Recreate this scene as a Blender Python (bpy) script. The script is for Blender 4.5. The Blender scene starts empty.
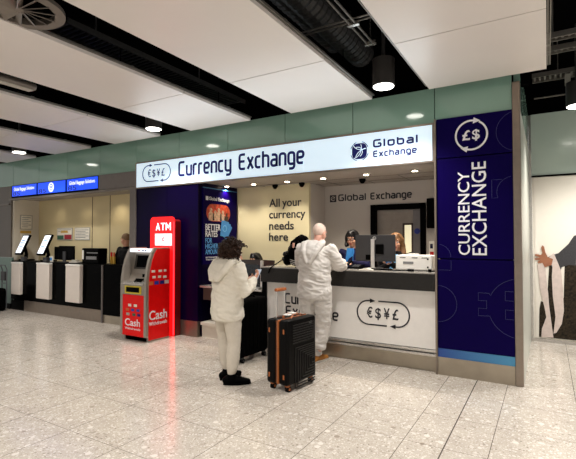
import bpy, bmesh, math, random
from mathutils import Vector, Matrix, noise, Euler
random.seed(7)
PI = math.pi
S = bpy.context.scene
COL = S.collection

# ------------------------------------------------------------------ helpers
def lin(c):
    return tuple((x/12.92 if x <= .04045 else ((x+.055)/1.055)**2.4) for x in (v/255 for v in c)) + (1.0,)

MATS = {}
def mat(name, rgb, rough=.5, metal=0., spec=.5, emit=0., vary=.06, scale=14., coat=0., alpha=1., trans=0., bump=0.):
    m = bpy.data.materials.new(name); m.use_nodes = True
    nt = m.node_tree; b = nt.nodes['Principled BSDF']
    c = lin(rgb)
    tc = nt.nodes.new('ShaderNodeTexCoord'); nz = nt.nodes.new('ShaderNodeTexNoise')
    nz.inputs['Scale'].default_value = scale; nz.inputs['Detail'].default_value = 4
    nt.links.new(tc.outputs['Object'], nz.inputs['Vector'])
    rp = nt.nodes.new('ShaderNodeValToRGB')
    lo = tuple(x*(1-vary) for x in c[:3])+(1,); hi = tuple(min(1, x*(1+vary)) for x in c[:3])+(1,)
    rp.color_ramp.elements[0].position = .3; rp.color_ramp.elements[0].color = lo
    rp.color_ramp.elements[1].position = .7; rp.color_ramp.elements[1].color = hi
    nt.links.new(nz.outputs['Fac'], rp.inputs['Fac'])
    nt.links.new(rp.outputs['Color'], b.inputs['Base Color'])
    b.inputs['Roughness'].default_value = rough; b.inputs['Metallic'].default_value = metal
    b.inputs['Specular IOR Level'].default_value = spec
    b.inputs['Coat Weight'].default_value = coat; b.inputs['Coat Roughness'].default_value = .05
    b.inputs['Alpha'].default_value = alpha
    b.inputs['Transmission Weight'].default_value = trans
    if emit:
        b.inputs['Emission Color'].default_value = c; b.inputs['Emission Strength'].default_value = emit
    if bump:
        bp = nt.nodes.new('ShaderNodeBump'); bp.inputs['Strength'].default_value = bump
        bp.inputs['Distance'].default_value = .01
        nt.links.new(nz.outputs['Fac'], bp.inputs['Height']); nt.links.new(bp.outputs['Normal'], b.inputs['Normal'])
    MATS[name] = m
    return m

def floor_mat():
    m = bpy.data.materials.new('terrazzo_tile'); m.use_nodes = True
    nt = m.node_tree; N = nt.nodes; L = nt.links; b = N['Principled BSDF']
    tc = N.new('ShaderNodeTexCoord')
    def math_(op, a, bv=None):
        n = N.new('ShaderNodeMath'); n.operation = op
        for i, v in enumerate((a, bv)):
            if v is None: continue
            if isinstance(v, (int, float)): n.inputs[i].default_value = v
            else: L.new(v, n.inputs[i])
        return n.outputs[0]
    sx = N.new('ShaderNodeSeparateXYZ'); L.new(tc.outputs['Object'], sx.inputs[0])
    def joint(o, off, pitch, w):
        f = math_('FRACT', math_('DIVIDE', math_('ADD', o, off), pitch))
        d = math_('ABSOLUTE', math_('SUBTRACT', f, .5))
        return math_('GREATER_THAN', d, .5-w/pitch/2)
    jx = joint(sx.outputs[0], .385+60, .6, .005)
    jy = joint(sx.outputs[1], -2.03+60.0, .62, .004)
    ex = math_('LESS_THAN', math_('ABSOLUTE', math_('ADD', sx.outputs[0], .688)), .005)
    j = math_('MAXIMUM', math_('MAXIMUM', jx, jy), ex)
    # base clouding + chips of three sizes
    def mix(fac, a, bb):
        n = N.new('ShaderNodeMix'); n.data_type = 'RGBA'
        L.new(fac, n.inputs[0])
        for i, v in ((6, a), (7, bb)):
            if isinstance(v, tuple): n.inputs[i].default_value = v
            else: L.new(v, n.inputs[i])
        return n.outputs[2]
    def ramp(fac, stops):
        r = N.new('ShaderNodeValToRGB'); r.color_ramp.interpolation = 'LINEAR'
        e = r.color_ramp.elements
        e[0].position, e[0].color = stops[0][0], stops[0][1]; e[1].position, e[1].color = stops[-1][0], stops[-1][1]
        for p, c in stops[1:-1]:
            q = e.new(p); q.color = c
        L.new(fac, r.inputs[0]); return r.outputs[0]
    nz = N.new('ShaderNodeTexNoise'); nz.inputs['Scale'].default_value = 6; nz.inputs['Detail'].default_value = 8
    L.new(tc.outputs['Object'], nz.inputs['Vector'])
    base = ramp(nz.outputs['Fac'], [(.3, lin((178, 169, 157))), (.7, lin((190, 181, 169)))])
    def chips(scale, thr, stops, prev, seed):
        mp = N.new('ShaderNodeMapping'); mp.inputs['Location'].default_value = (seed, seed*2.3, 0)
        L.new(tc.outputs['Object'], mp.inputs[0])
        v = N.new('ShaderNodeTexVoronoi'); v.inputs['Scale'].default_value = scale; L.new(mp.outputs[0], v.inputs['Vector'])
        s = N.new('ShaderNodeSeparateColor'); L.new(v.outputs['Color'], s.inputs[0])
        pick = math_('LESS_THAN', s.outputs[0], thr)
        near = math_('LESS_THAN', v.outputs['Distance'], .42)
        col = ramp(s.outputs[1], stops)
        return mix(math_('MULTIPLY', pick, near), prev, col)
    c = chips(95, .6, [(0, lin((146, 136, 124))), (.5, lin((200, 191, 179))), (1, lin((216, 209, 199)))], base, 3.1)
    c = chips(46, .5, [(0, lin((138, 128, 116))), (.35, lin((192, 183, 171))), (.5, lin((206, 199, 189))), (1, lin((220, 213, 203)))], c, 8.7)
    c = chips(18, .12, [(0, lin((150, 138, 124))), (.5, lin((206, 199, 190))), (1, lin((216, 209, 199)))], c, 1.9)
    c = mix(j, c, lin((92, 84, 76)))
    L.new(c, b.inputs['Base Color'])
    b.inputs['Roughness'].default_value = .17
    b.inputs['Specular IOR Level'].default_value = .5
    return m

def tag(o, label=None, cat=None, group=None, kind=None):
    if label: o['label'] = label
    if cat: o['category'] = cat
    if group: o['group'] = group
    if kind: o['kind'] = kind
    return o

def thing(name, loc, label, cat, rz=0., group=None):
    o = bpy.data.objects.new(name, None); COL.objects.link(o)
    o.location = loc; o.rotation_euler = (0, 0, rz); o.empty_display_size = .1
    return tag(o, label, cat, group)

def link(name, bm, m, parent=None, smooth=False, label=None):
    bmesh.ops.recalc_face_normals(bm, faces=bm.faces)
    me = bpy.data.meshes.new(name); bm.to_mesh(me); bm.free()
    if m: me.materials.append(MATS[m] if isinstance(m, str) else m)
    if smooth:
        for p in me.polygons: p.use_smooth = True
    o = bpy.data.objects.new(name, me); COL.objects.link(o)
    if parent: o.parent = parent
    if label: o['label'] = label
    return o

def struct(name, bm, m, parent=None, smooth=False):
    o = link(name, bm, m, parent, smooth)
    if not parent: o['kind'] = 'structure'
    return o

def BM(): return bmesh.new()

def box(bm, x0, x1, y0, y1, z0, z1, bev=0.):
    r = bmesh.ops.create_cube(bm, size=1)
    vs = r['verts']
    for v in vs:
        v.co = Vector(((x0+x1)/2+v.co.x*(x1-x0), (y0+y1)/2+v.co.y*(y1-y0), (z0+z1)/2+v.co.z*(z1-z0)))
    if bev:
        es = list({e for v in vs for e in v.link_edges})
        bmesh.ops.bevel(bm, geom=es, offset=bev, segments=2, affect='EDGES', profile=.5)
    return bm

def B(*a, bev=0.): return box(BM(), *a, bev=bev)

def frame_of(d):
    d = d.normalized(); up = Vector((0, 0, 1)) if abs(d.z) < .95 else Vector((1, 0, 0))
    a = d.cross(up).normalized(); return a, a.cross(d).normalized()

def loft(bm, pts, rads, seg=14, side=None, caps=True):
    """rings along pts; rads = r or (a,b): a along side, b across it"""
    pts = [Vector(p) for p in pts]; n = len(pts)
    rads = [(r, r) if isinstance(r, (int, float)) else r for r in rads]
    rings = []
    def ring(c, d, r):
        if side is not None:
            a = Vector(side); a = (a-d*a.dot(d)).normalized(); b2 = d.cross(a).normalized()
        else: a, b2 = frame_of(d)
        return [bm.verts.new(c+a*(math.cos(2*PI*k/seg)*r[0])+b2*(math.sin(2*PI*k/seg)*r[1])) for k in range(seg)]
    tans = []
    for i in range(n):
        t = (pts[min(i+1, n-1)]-pts[max(i-1, 0)])
        tans.append(t.normalized())
    if caps:
        for ang in (75, 40):
            q = math.radians(ang); m = min(rads[0])
            rings.append(ring(pts[0]-tans[0]*m*math.sin(q), tans[0], (rads[0][0]*math.cos(q), rads[0][1]*math.cos(q))))
    for i in range(n): rings.append(ring(pts[i], tans[i], rads[i]))
    if caps:
        for ang in (40, 75):
            q = math.radians(ang); m = min(rads[-1])
            rings.append(ring(pts[-1]+tans[-1]*m*math.sin(q), tans[-1], (rads[-1][0]*math.cos(q), rads[-1][1]*math.cos(q))))
    for a, b2 in zip(rings, rings[1:]):
        for k in range(seg): bm.faces.new((a[k], a[(k+1) % seg], b2[(k+1) % seg], b2[k]))
    bm.faces.new(rings[0][::-1]); bm.faces.new(rings[-1])
    return bm

def cyl(bm, p0, p1, r, seg=16, r1=None):
    return loft(bm, [p0, p1], [r, r if r1 is None else r1], seg, caps=False)

def ell(bm, c, r, M=None, u=16, v=10):
    res = bmesh.ops.create_uvsphere(bm, u_segments=u, v_segments=v, radius=1)
    for w in res['verts']:
        p = Vector((w.co.x*r[0], w.co.y*r[1], w.co.z*r[2]))
        if M is not None: p = M @ p
        w.co = p+Vector(c)
    return bm

def prism(bm, poly, f0, f1):
    """poly list of 2D; f0,f1 map 2D -> 3D for the two ends"""
    a = [bm.verts.new(f0(*p)) for p in poly]; b2 = [bm.verts.new(f1(*p)) for p in poly]
    n = len(poly)
    bm.faces.new(a); bm.faces.new(b2[::-1])
    for k in range(n): bm.faces.new((a[k], b2[k], b2[(k+1) % n], a[(k+1) % n]))
    return bm

def FRONT(y): return lambda u, v, w=0.: Vector((u, y-w, v))         # faces -Y
def PLUSX(x): return lambda u, v, w=0.: Vector((x+w, u, v))         # faces +X

def flat(bm, poly, pl, th=.004, w0=0.):
    return prism(bm, poly, lambda u, v: pl(u, v, w0), lambda u, v: pl(u, v, w0+th))

def ribbon(bm, pts, wd, pl, th=.004, closed=False, w0=0.):
    n = len(pts); L_, R_ = [], []
    for i, p in enumerate(pts):
        if closed: a, c = pts[(i-1) % n], pts[(i+1) % n]
        else: a, c = pts[max(i-1, 0)], pts[min(i+1, n-1)]
        dx, dy = c[0]-a[0], c[1]-a[1]; l = math.hypot(dx, dy) or 1
        nx, ny = -dy/l*wd/2, dx/l*wd/2
        L_.append((p[0]+nx, p[1]+ny)); R_.append((p[0]-nx, p[1]-ny))
    rng = range(n) if closed else range(n-1)
    V = lambda p, w: bm.verts.new(pl(p[0], p[1], w))
    t = [(V(L_[i], w0+th), V(R_[i], w0+th), V(L_[i], w0), V(R_[i], w0)) for i in range(n)]
    for i in rng:
        a, c = t[i], t[(i+1) % n]
        bm.faces.new((a[0], a[1], c[1], c[0])); bm.faces.new((a[2], c[2], c[3], a[3]))
        bm.faces.new((a[0], c[0], c[2], a[2])); bm.faces.new((a[1], a[3], c[3], c[1]))
    if not closed:
        for a in (t[0], t[-1]): bm.faces.new((a[0], a[2], a[3], a[1]))
    return bm

def arc(cx, cy, r, a0, a1, n=24, ry=None):
    ry = r if ry is None else ry
    return [(cx+r*math.cos(math.radians(a0+(a1-a0)*k/n)), cy+ry*math.sin(math.radians(a0+(a1-a0)*k/n))) for k in range(n+1)]

_cap = {}
def glyphs(body, bold=0., ext=0.):
    cu = bpy.data.curves.new('t', 'FONT'); cu.body = body; cu.size = 1.; cu.offset = bold; cu.extrude = .5
    cu.resolution_u = 4
    o = bpy.data.objects.new('t', cu); COL.objects.link(o)
    dg = bpy.context.evaluated_depsgraph_get()
    me = bpy.data.meshes.new_from_object(o.evaluated_get(dg))
    bpy.data.objects.remove(o); bpy.data.curves.remove(cu)
    return me
def capheight():
    if 'h' not in _cap:
        me = glyphs('H'); _cap['h'] = max(v.co.y for v in me.vertices); bpy.data.meshes.remove(me)
    return _cap['h']
def text(bm, body, u0, u1, v0, h, pl, th=.004, bold=0., w0=0., vert=False):
    """lettering fitted between u0 and u1, baseline v0, capital height h"""
    me = glyphs(body, bold)
    xs = [v.co.x for v in me.vertices]; x0, x1 = min(xs), max(xs); s = h/capheight()
    off = len(bm.verts)
    bm.from_mesh(me); bm.verts.ensure_lookup_table()
    for v in bm.verts[off:]:
        u = u0+(v.co.x-x0)/(x1-x0)*(u1-u0); q = v0+v.co.y*s; w = w0+(th if v.co.z > 0 else 0)
        v.co = pl(u, q, w)
    bpy.data.meshes.remove(me)
    return bm
def rounded(pts, r, n=5):
    if len(pts) < 3: return pts
    out = [pts[0]]
    for a, b, c in zip(pts, pts[1:], pts[2:]):
        A, Bv, Cv = Vector((*a, 0)), Vector((*b, 0)), Vector((*c, 0))
        q = min(r, (A-Bv).length*.5, (Cv-Bv).length*.5)
        p0, p1 = Bv+(A-Bv).normalized()*q, Bv+(Cv-Bv).normalized()*q
        for k in range(n+1):
            t_ = k/n; v = p0*(1-t_)**2+Bv*2*t_*(1-t_)+p1*t_**2
            out.append((v.x, v.y))
    out.append(pts[-1]); return out
X_ = .74
GL = {  # squarish sign lettering: strokes in units of the capital height
    'C': (.56, [[(.56, 1), (0, 1), (0, 0), (.56, 0)]]), 'E': (.50, [[(.50, 1), (0, 1), (0, 0), (.50, 0)], [(0, .52), (.46, .52)]]),
    'G': (.58, [[(.57, 1), (0, 1), (0, 0), (.58, 0), (.58, .48), (.34, .48)]]),
    'u': (.46, [[(0, X_), (0, 0), (.46, 0)], [(.46, X_), (.46, -.06)]]), 'r': (.30, [[(0, -.06), (0, X_), (.32, X_)]]),
    'e': (.46, [[(.43, 0), (0, 0), (0, X_), (.46, X_), (.46, .36), (0, .36)]]), 'n': (.46, [[(0, -.06), (0, X_+.0), (.46, X_), (.46, -.06)]]),
    'c': (.38, [[(.40, X_), (0, X_), (0, 0), (.40, 0)]]), 'y': (.46, [[(0, X_+.06), (0, 0), (.46, 0)], [(.46, X_+.06), (.46, -.30), (.06, -.30)]]),
    'x': (.46, [[(0, X_+.04), (.46, -.04)], [(.46, X_+.04), (0, -.04)]]), 'h': (.46, [[(0, 1.06), (0, -.06)], [(0, X_), (.46, X_), (.46, -.06)]]),
    'a': (.45, [[(.04, X_), (.45, X_), (.45, 0), (0, 0), (0, .40), (.45, .40)], [(.45, .3), (.45, -.06)]]),
    'g': (.46, [[(.46, 0), (0, 0), (0, X_), (.46, X_), (.46, -.30), (.05, -.30)]]), 'l': (.03, [[(.0, 1.06), (.0, -.06)]]),
    'A': (.66, [[(0, -.1), (.33, 1), (.66, -.1)], [(.12, .28), (.54, .28)]]), 'T': (.6, [[(-.06, 1), (.66, 1)], [(.3, 1), (.3, -.1)]]), 'M': (.78, [[(0, -.1), (0, 1.05), (.39, .3), (.78, 1.05), (.78, -.1)]]),
    'o': (.46, [[(.23, X_), (0, X_), (0, 0), (.46, 0), (.46, X_), (.23, X_)]]), 'b': (.46, [[(0, 1.06), (0, 0), (.46, 0), (.46, X_), (0, X_)]]),
}
def sign_text(bm, body, u0, u1, v0, h, pl, th=.004, wt=.13, sp=.25, rr=.2):
    wtot = 0
    for ch in body: wtot += (GL[ch][0]+sp) if ch != ' ' else .45
    wtot -= sp
    k = (u1-u0-h*wt)/(wtot*h); x = u0+h*wt/2
    for ch in body:
        if ch == ' ': x += .45*h*k; continue
        w_, st = GL[ch]
        for s_ in st:
            f = wt/2
            ribbon(bm, [(x+p[0]*h*k, v0+h*(f+p[1]*(1-wt))) for p in rounded(s_, rr)], wt*h, pl, th)
        x += (w_+sp)*h*k
    return bm
def rot90(pl): return lambda u, v, w=0.: pl(-v, u, w)               # reads upward

def remesh(bm, name, m, parent, voxel=.008, smooth=6, noise_=0., freq=(6, 6, 14), label=None, seed=0.):
    bmesh.ops.recalc_face_normals(bm, faces=bm.faces)
    me = bpy.data.meshes.new('tmp'); bm.to_mesh(me); bm.free()
    o = bpy.data.objects.new('tmp', me); COL.objects.link(o)
    r = o.modifiers.new('r', 'REMESH'); r.mode = 'VOXEL'; r.voxel_size = voxel; r.adaptivity = 0
    s = o.modifiers.new('s', 'SMOOTH'); s.iterations = smooth; s.factor = .5
    dg = bpy.context.evaluated_depsgraph_get()
    out = bpy.data.meshes.new_from_object(o.evaluated_get(dg)); out.name = name
    bpy.data.objects.remove(o); bpy.data.meshes.remove(me)
    if noise_:
        ns = [v.normal.copy() for v in out.vertices]
        for v, nn in zip(out.vertices, ns):
            p = v.co
            q = Vector((p.x*freq[0]+seed, p.y*freq[1]+seed*.7, p.z*freq[2]+p.x*4))
            f = noise.noise(q); g = 1-2*abs(noise.noise(q*1.7+Vector((9, 3, 5))))
            v.co = p+nn*noise_*(f*.7+g*.6)
    out.materials.clear(); out.materials.append(MATS[m])
    for p in out.polygons: p.use_smooth = True
    ob = bpy.data.objects.new(name, out); COL.objects.link(ob); ob.parent = parent
    if label: ob['label'] = label
    return ob

def copy_tree(o, parent=None):
    c = o.copy(); COL.objects.link(c)
    if parent: c.parent = parent
    for ch in list(o.children): copy_tree(ch, c)
    return c

# ------------------------------------------------------------------ materials
MATS['floor'] = floor_mat()
mat('green_glass', (130, 164, 150), .1, spec=.6, vary=.03, scale=2, coat=.2)
mat('void', (7, 7, 7), .95, spec=.0)
mat('void_metal', (46, 45, 44), .5, .3)
mat('rail_grey', (120, 116, 110), .4, .6)
mat('panel_white', (212, 206, 202), .38, spec=.6, vary=.02, scale=1.5)
mat('panel_edge', (120, 112, 104), .4, .5)
mat('steel', (168, 158, 142), .3, .9, vary=.08, scale=5)
mat('steel_light', (196, 192, 186), .25, .8)
mat('bronze', (142, 130, 118), .35, .8)
mat('grey_bar', (104, 98, 94), .5)
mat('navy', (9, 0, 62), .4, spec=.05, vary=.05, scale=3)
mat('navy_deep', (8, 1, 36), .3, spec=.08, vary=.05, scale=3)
mat('navy_line', (34, 34, 92), .4)
mat('ink', (26, 34, 110), .5, spec=.2)
mat('ink_black', (24, 24, 34), .5)
mat('white_letter', (232, 232, 236), .4)
mat('cyan_strip', (62, 128, 178), .4)
mat('blue_strip', (46, 88, 160), .4)
mat('sign_face', (214, 236, 252), .4, emit=.33, vary=.01)
mat('screen_blue', (8, 66, 225), .3, emit=.75, vary=.2, scale=3)
mat('screen_dark', (12, 22, 80), .2, emit=.5)
mat('screen_white', (235, 240, 248), .2, emit=.6)
mat('lamp_glow', (255, 250, 240), .4, emit=9.)
mat('downlight_glow', (255, 236, 205), .4, emit=14.)
mat('lamp_body', (58, 55, 53), .4, .3)
mat('wall_cream', (214, 204, 168), .7, vary=.03, scale=2)
mat('wall_grey', (196, 190, 184), .7, vary=.03, scale=2)
mat('wall_beige', (206, 190, 148), .65, vary=.03, scale=2)
mat('wall_pale', (214, 206, 190), .6, vary=.02)
mat('soffit', (160, 152, 144), .7, vary=.03)
mat('black', (4, 4, 4), .4, spec=.02)
mat('black_gloss', (3, 3, 3), .2, spec=.02)
mat('black_matt', (4, 4, 4), .8, spec=.02)
mat('granite', (40, 38, 36), .35, spec=.2, vary=.45, scale=160)
mat('granite_glare', (150, 146, 140), .2, vary=.2, scale=120)  # worktop granite with its glare painted in as a light grey
mat('counter_white', (238, 234, 228), .4, vary=.02)
mat('box_white', (226, 216, 206), .5, vary=.02)
mat('dark_brown', (70, 52, 44), .5)
mat('atm_red', (228, 12, 12), .35, spec=.2, vary=.04)
mat('atm_grey', (158, 150, 140), .4, .5, vary=.05)
mat('atm_dark', (62, 58, 54), .4, .3)
mat('totem_red', (235, 16, 18), .35, emit=.55, vary=.02)
mat('totem_side', (128, 12, 14), .4)
mat('led_red', (255, 24, 30), .3, emit=5.)
mat('yellow', (206, 184, 40), .5)
mat('orange', (206, 96, 40), .5)
mat('leather', (166, 92, 40), .55, vary=.12, scale=30)
mat('case_black', (5, 4, 4), .36, spec=.09, vary=.1, bump=.1, scale=60)
mat('case_ridge', (30, 29, 28), .35, spec=.3)
mat('rubber', (10, 9, 9), .7, spec=.1)
mat('silver', (206, 203, 198), .3, .7)
mat('plastic_white', (236, 233, 226), .4, vary=.02)
mat('plastic_grey', (120, 120, 120), .4)
mat('mon_back', (50, 49, 50), .4, spec=.3, vary=.05)
mat('mon_brown', (58, 48, 42), .35, vary=.05)
mat('hood_white', (216, 209, 194), .9, spec=.2, vary=.03, scale=40)
mat('legging', (200, 191, 176), .85, spec=.2, vary=.03, scale=40)
mat('sweat_white', (216, 211, 205), .9, spec=.2, vary=.03, scale=40)
mat('skin', (206, 152, 124), .5, vary=.05)
mat('skin_pink', (224, 170, 150), .5, vary=.05)
mat('skin_warm', (196, 146, 118), .5, vary=.05)
mat('hair_brown', (50, 31, 20), .5, spec=.3, vary=.5, scale=30)
mat('hair_black', (12, 10, 10), .45, spec=.3, vary=.3)
mat('hair_auburn', (122, 86, 52), .5, vary=.3, scale=25)
mat('hair_white', (222, 198, 184), .7, vary=.06, scale=60)
mat('hair_grey', (132, 104, 76), .7, vary=.1, scale=60)
mat('suit_navy', (20, 20, 58), .8, spec=.2)
mat('blouse_blue', (44, 132, 206), .7, vary=.1, scale=20)
mat('suit_black', (10, 10, 12), .8, spec=.2)
mat('tan_shoe', (178, 116, 44), .6, vary=.15, scale=20)
mat('sole_white', (226, 220, 208), .6)
mat('lip', (170, 40, 48), .4)
mat('eye_white', (232, 228, 222), .3)
mat('eye_dark', (36, 26, 22), .2)
mat('paper', (226, 220, 206), .7)
mat('paper_red', (150, 30, 44), .6)
mat('paper_grey', (170, 166, 156), .7)
mat('gold_paper', (198, 158, 62), .6)
mat('green_card', (52, 96, 72), .6)
mat('note_blue', (58, 138, 210), .5, vary=.15, scale=20)
mat('note_light', (120, 190, 236), .5)
mat('text_cyan', (96, 176, 240), .5)
mat('photo_red', (196, 70, 40), .5, vary=.6, scale=16)
mat('photo_skin', (214, 176, 148), .5, vary=.4, scale=24)
mat('photo_dark', (58, 30, 26), .5, vary=.4, scale=24)
mat('door_leaf', (158, 150, 142), .5)
mat('door_stile', (122, 118, 118), .4, .3)
mat('vision', (236, 226, 190), .4, emit=.45)
mat('blue_sign', (28, 50, 150), .4)
mat('red_mark', (196, 34, 34), .4)
mat('poster_white', (232, 226, 214), .5, vary=.01)
mat('poster_grey', (50, 49, 52), .6, vary=.3, scale=60)
mat('poster_scarf', (206, 190, 182), .6, vary=.08, scale=20)
mat('poster_gold', (40, 32, 22), .6, spec=.2, vary=.9, scale=40)
mat('poster_skin', (150, 96, 68), .6, vary=.1)
mat('right_glass', (186, 202, 192), .2, vary=.06, scale=1.2, coat=.15)
mat('return_panel', (184, 186, 176), .35, vary=.04)
mat('dark_glass', (40, 46, 50), .1, alpha=.75)
mat('green_board', (106, 134, 122), .3)
mat('old_panel', (96, 88, 78), .4, vary=.1, scale=2)
mat('trolley_grey', (96, 100, 104), .4, .4)
mat('phone_screen', (180, 190, 205), .2, emit=.2)

FY = 5.28
# ------------------------------------------------------------------ room shell
o = struct('floor', B(-17, 5, -6, 9.2, -.1, 0), 'floor')
struct('ceiling', B(-17, 5, -6, 9.2, 4.3, 4.4), 'void')
seams = [-1.128-1.0365*k for k in range(0, 14)]
# upper green glass band: panes with dark joints (one pattern, one mesh), on a dark bulkhead
bm = BM(); bnd = [-.309]+seams
for a, c in zip(bnd[1:], bnd[:-1]): box(bm, a+.005, c-.005, FY, FY+.03, 2.975 if a > -1.2 else 2.80 if a < -6.4 else 2.945, 3.36)
struct('wall_front', bm, 'green_glass')
struct('trim_1', B(-16, -.309, FY+.036, FY+.12, 2.50, 3.37), 'black_matt')
struct('wall_bulkhead', B(-17, -.15, FY+.2, FY+.3, 3.3, 4.3), 'void')
# navy wall behind the cash machine, with steel kick
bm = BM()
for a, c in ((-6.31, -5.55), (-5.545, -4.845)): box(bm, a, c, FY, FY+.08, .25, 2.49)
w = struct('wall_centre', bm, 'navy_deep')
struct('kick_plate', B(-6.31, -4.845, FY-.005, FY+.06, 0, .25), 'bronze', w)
struct('trim_2', B(-6.47, -6.312, FY-.02, FY+.5, 0, 2.49), 'grey_bar')
# kiosk recess
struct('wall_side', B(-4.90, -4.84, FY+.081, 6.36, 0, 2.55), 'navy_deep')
struct('wall_inner', B(-4.84, -3.36, 6.302, 6.36, 0, 2.55), 'wall_cream')
struct('wall_return', B(-3.42, -3.36, 6.361, 6.9, 0, 2.55), 'wall_grey')
bm = BM()
box(bm, -3.36, -2.505, 6.9, 7.0, 0, 2.55); box(bm, -1.62, -1.0, 6.9, 7.0, 0, 2.55); box(bm, -2.505, -1.62, 6.9, 7.0, 2.14, 2.55)
struct('wall_back', bm, 'wall_grey')
struct('wall_right_inner', B(-1.12, -1.06, FY+.2, 6.895, 0, 2.55), 'wall_grey')
bm = BM(); box(bm, -4.84, -1.06, FY+.16, 6.9, 2.5, 2.54)
ci = struct('ceiling_kiosk', bm, 'soffit')
bm = BM()
for x in [-4.24, -3.64, -3.04, -2.44, -1.84, -1.24]: box(bm, x-.006, x+.006, 6.15, 6.9, 2.496, 2.501)
for y in (6.15, 6.55): box(bm, -4.84, -1.12, y-.006, y+.006, 2.496, 2.501)
struct('grid', bm, 'grey_bar', ci)
# door in the back wall
d = struct('door_1', B(-2.42, -1.70, 6.95, 6.99, .01, 2.05), 'door_leaf')
bm = BM(); box(bm, -2.51, -2.42, 6.86, 6.99, 0, 2.14, .004); box(bm, -1.70, -1.615, 6.86, 6.99, 0, 2.14, .004); box(bm, -2.51, -1.615, 6.86, 6.99, 2.05, 2.14, .004)
struct('door_frame', bm, 'black', d)
struct('stile', B(-1.83, -1.705, 6.94, 6.951, .02, 2.04), 'door_stile', d)
bm = BM(); box(bm, -1.995, -1.965, 6.935, 6.951, .95, 1.83); box(bm, -1.855, -1.83, 6.935, 6.951, .95, 1.83); box(bm, -1.995, -1.83, 6.935, 6.951, 1.80, 1.83)
struct('panel_frame', bm, 'dark_brown', d)
struct('vision_panel', B(-1.965, -1.855, 6.943, 6.951, .95, 1.80), 'vision', d)
struct('round_sign', cyl(BM(), (-1.765, 6.936, 1.70), (-1.765, 6.942, 1.70), .045, 24), 'blue_sign', d)
# baggage bay on the left
struct('wall_left', B(-10.56, -10.5, FY+.05, 5.9, 0, 2.55), 'wall_pale')
w = struct('wall_baggage', B(-10.5, -6.5, 5.9, 5.96, 0, 2.6), 'wall_beige')
bm = BM()
for x in (-8.45, -7.86): box(bm, x-.006, x+.006, 5.893, 5.901, .1, 2.5)
struct('cupboard_joint', bm, 'dark_brown', w)
struct('ceiling_baggage', B(-10.5, -6.47, FY+.05, 5.9, 2.5, 2.54), 'soffit')
struct('trim_3', B(-7.36, -6.33, FY-.02, FY+.05, 2.52, 2.80), 'grey_bar')
struct('trim_4', B(-10.62, -6.33, FY-.015, FY+.05, 2.47, 2.515), 'panel_edge')
struct('trim_5', B(-15.9, -10.62, FY-.01, FY+.05, 2.37, 2.41), 'panel_edge')
w = struct('wall_outer', B(-15.9, -10.57, FY+.02, FY+.06, 1.17, 2.8), 'old_panel')
struct('wall_outer_base', B(-15.9, -10.5, FY+.01, FY+.06, .12, 1.165), 'green_board')
struct('trim_6', B(-15.9, -10.5, FY, FY+.05, 0, .12), 'black')
# right hand side
struct('wall_return_right', B(-.30, -.236, FY+.1, 7.75, 0, 2.98), 'return_panel')
struct('window_1', B(-.30, -.236, FY+.1, 7.75, 2.99, 3.54), 'green_glass')
bm = BM(); box(bm, -.309, -.234, FY-.03, FY+.1, 0, 3.27, .004)
struct('trim_7', bm, 'bronze')
struct('trim_8', B(-.234, -.20, 7.70, 7.75, 0, 3.5), 'steel_light')
bm = BM(); box(bm, -.2, 4.5, 7.76, 7.82, 2.56, 3.52)
struct('wall_right_glass', bm, 'right_glass')
struct('wall_right', B(-.2, 4.5, 7.77, 7.83, 0, 2.54), 'poster_white')
struct('baseboard_right', B(-.2, 4.5, 7.74, 7.77, 0, .05), 'steel_light')
struct('trim_9', B(-.234, 4.5, 7.74, 7.80, 2.535, 2.56), 'black')
struct('wall_upper_right', B(-.5, 4.5, 7.9, 8.0, 3.4, 4.3), 'void')

# ------------------------------------------------------------------ ceiling panels
PITCH = 1.853
wherep = ['nearest white ceiling panel, at the right end beside the open dark ceiling',
          'white ceiling panel above the two customers, its end over the middle of the lit sign',
          'white ceiling panel ending above the left end of the lit sign',
          'white ceiling panel over the baggage desk right next to the emergency light fitting',
          'white ceiling panel over the middle blue screen of the baggage desk',
          'white ceiling panel above the leftmost blue screen',
          'white ceiling panel at the far left edge of the photo']
gap_end = 5.115
p0 = None
for k in range(6):
    X = -1.15-PITCH*k
    if k == 0:
        p0 = thing('ceiling_panel', (X, 0, 3.3), wherep[0], 'ceiling panel', 0, 'suspended white ceiling panels')
        bm = BM()
        for a, c in ((3.777, gap_end), (1.07, 3.765), (-1.63, 1.058), (-4.3, -1.642)): box(bm, 0, 1.165, a, c, 0, .035)
        link('board', bm, 'panel_white', p0)
        for y in (3.771, 1.064, -1.636): link('joint', B(.003, 1.162, y-.005, y+.005, .012, .03), 'black', p0)
        bm = BM()
        for x in (-.03, -.012, 1.177, 1.195): box(bm, x-.005, x+.005, -4.3, gap_end-.02, .03, .05)
        for y in (-3, -1, 1, 3, 4.6): box(bm, -.03, 1.195, y-.02, y+.02, .037, .06)
        link('edge_rail', bm, 'rail_grey', p0)
        for y in (-1, 3, 4.6):
            for x in (.15, 1.0): link('hanger', cyl(BM(), (x, y, .05), (x, y, 1.0), .006, 8), 'void', p0)
    else:
        c = copy_tree(p0); c.location.x = X; c['label'] = wherep[k]

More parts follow.
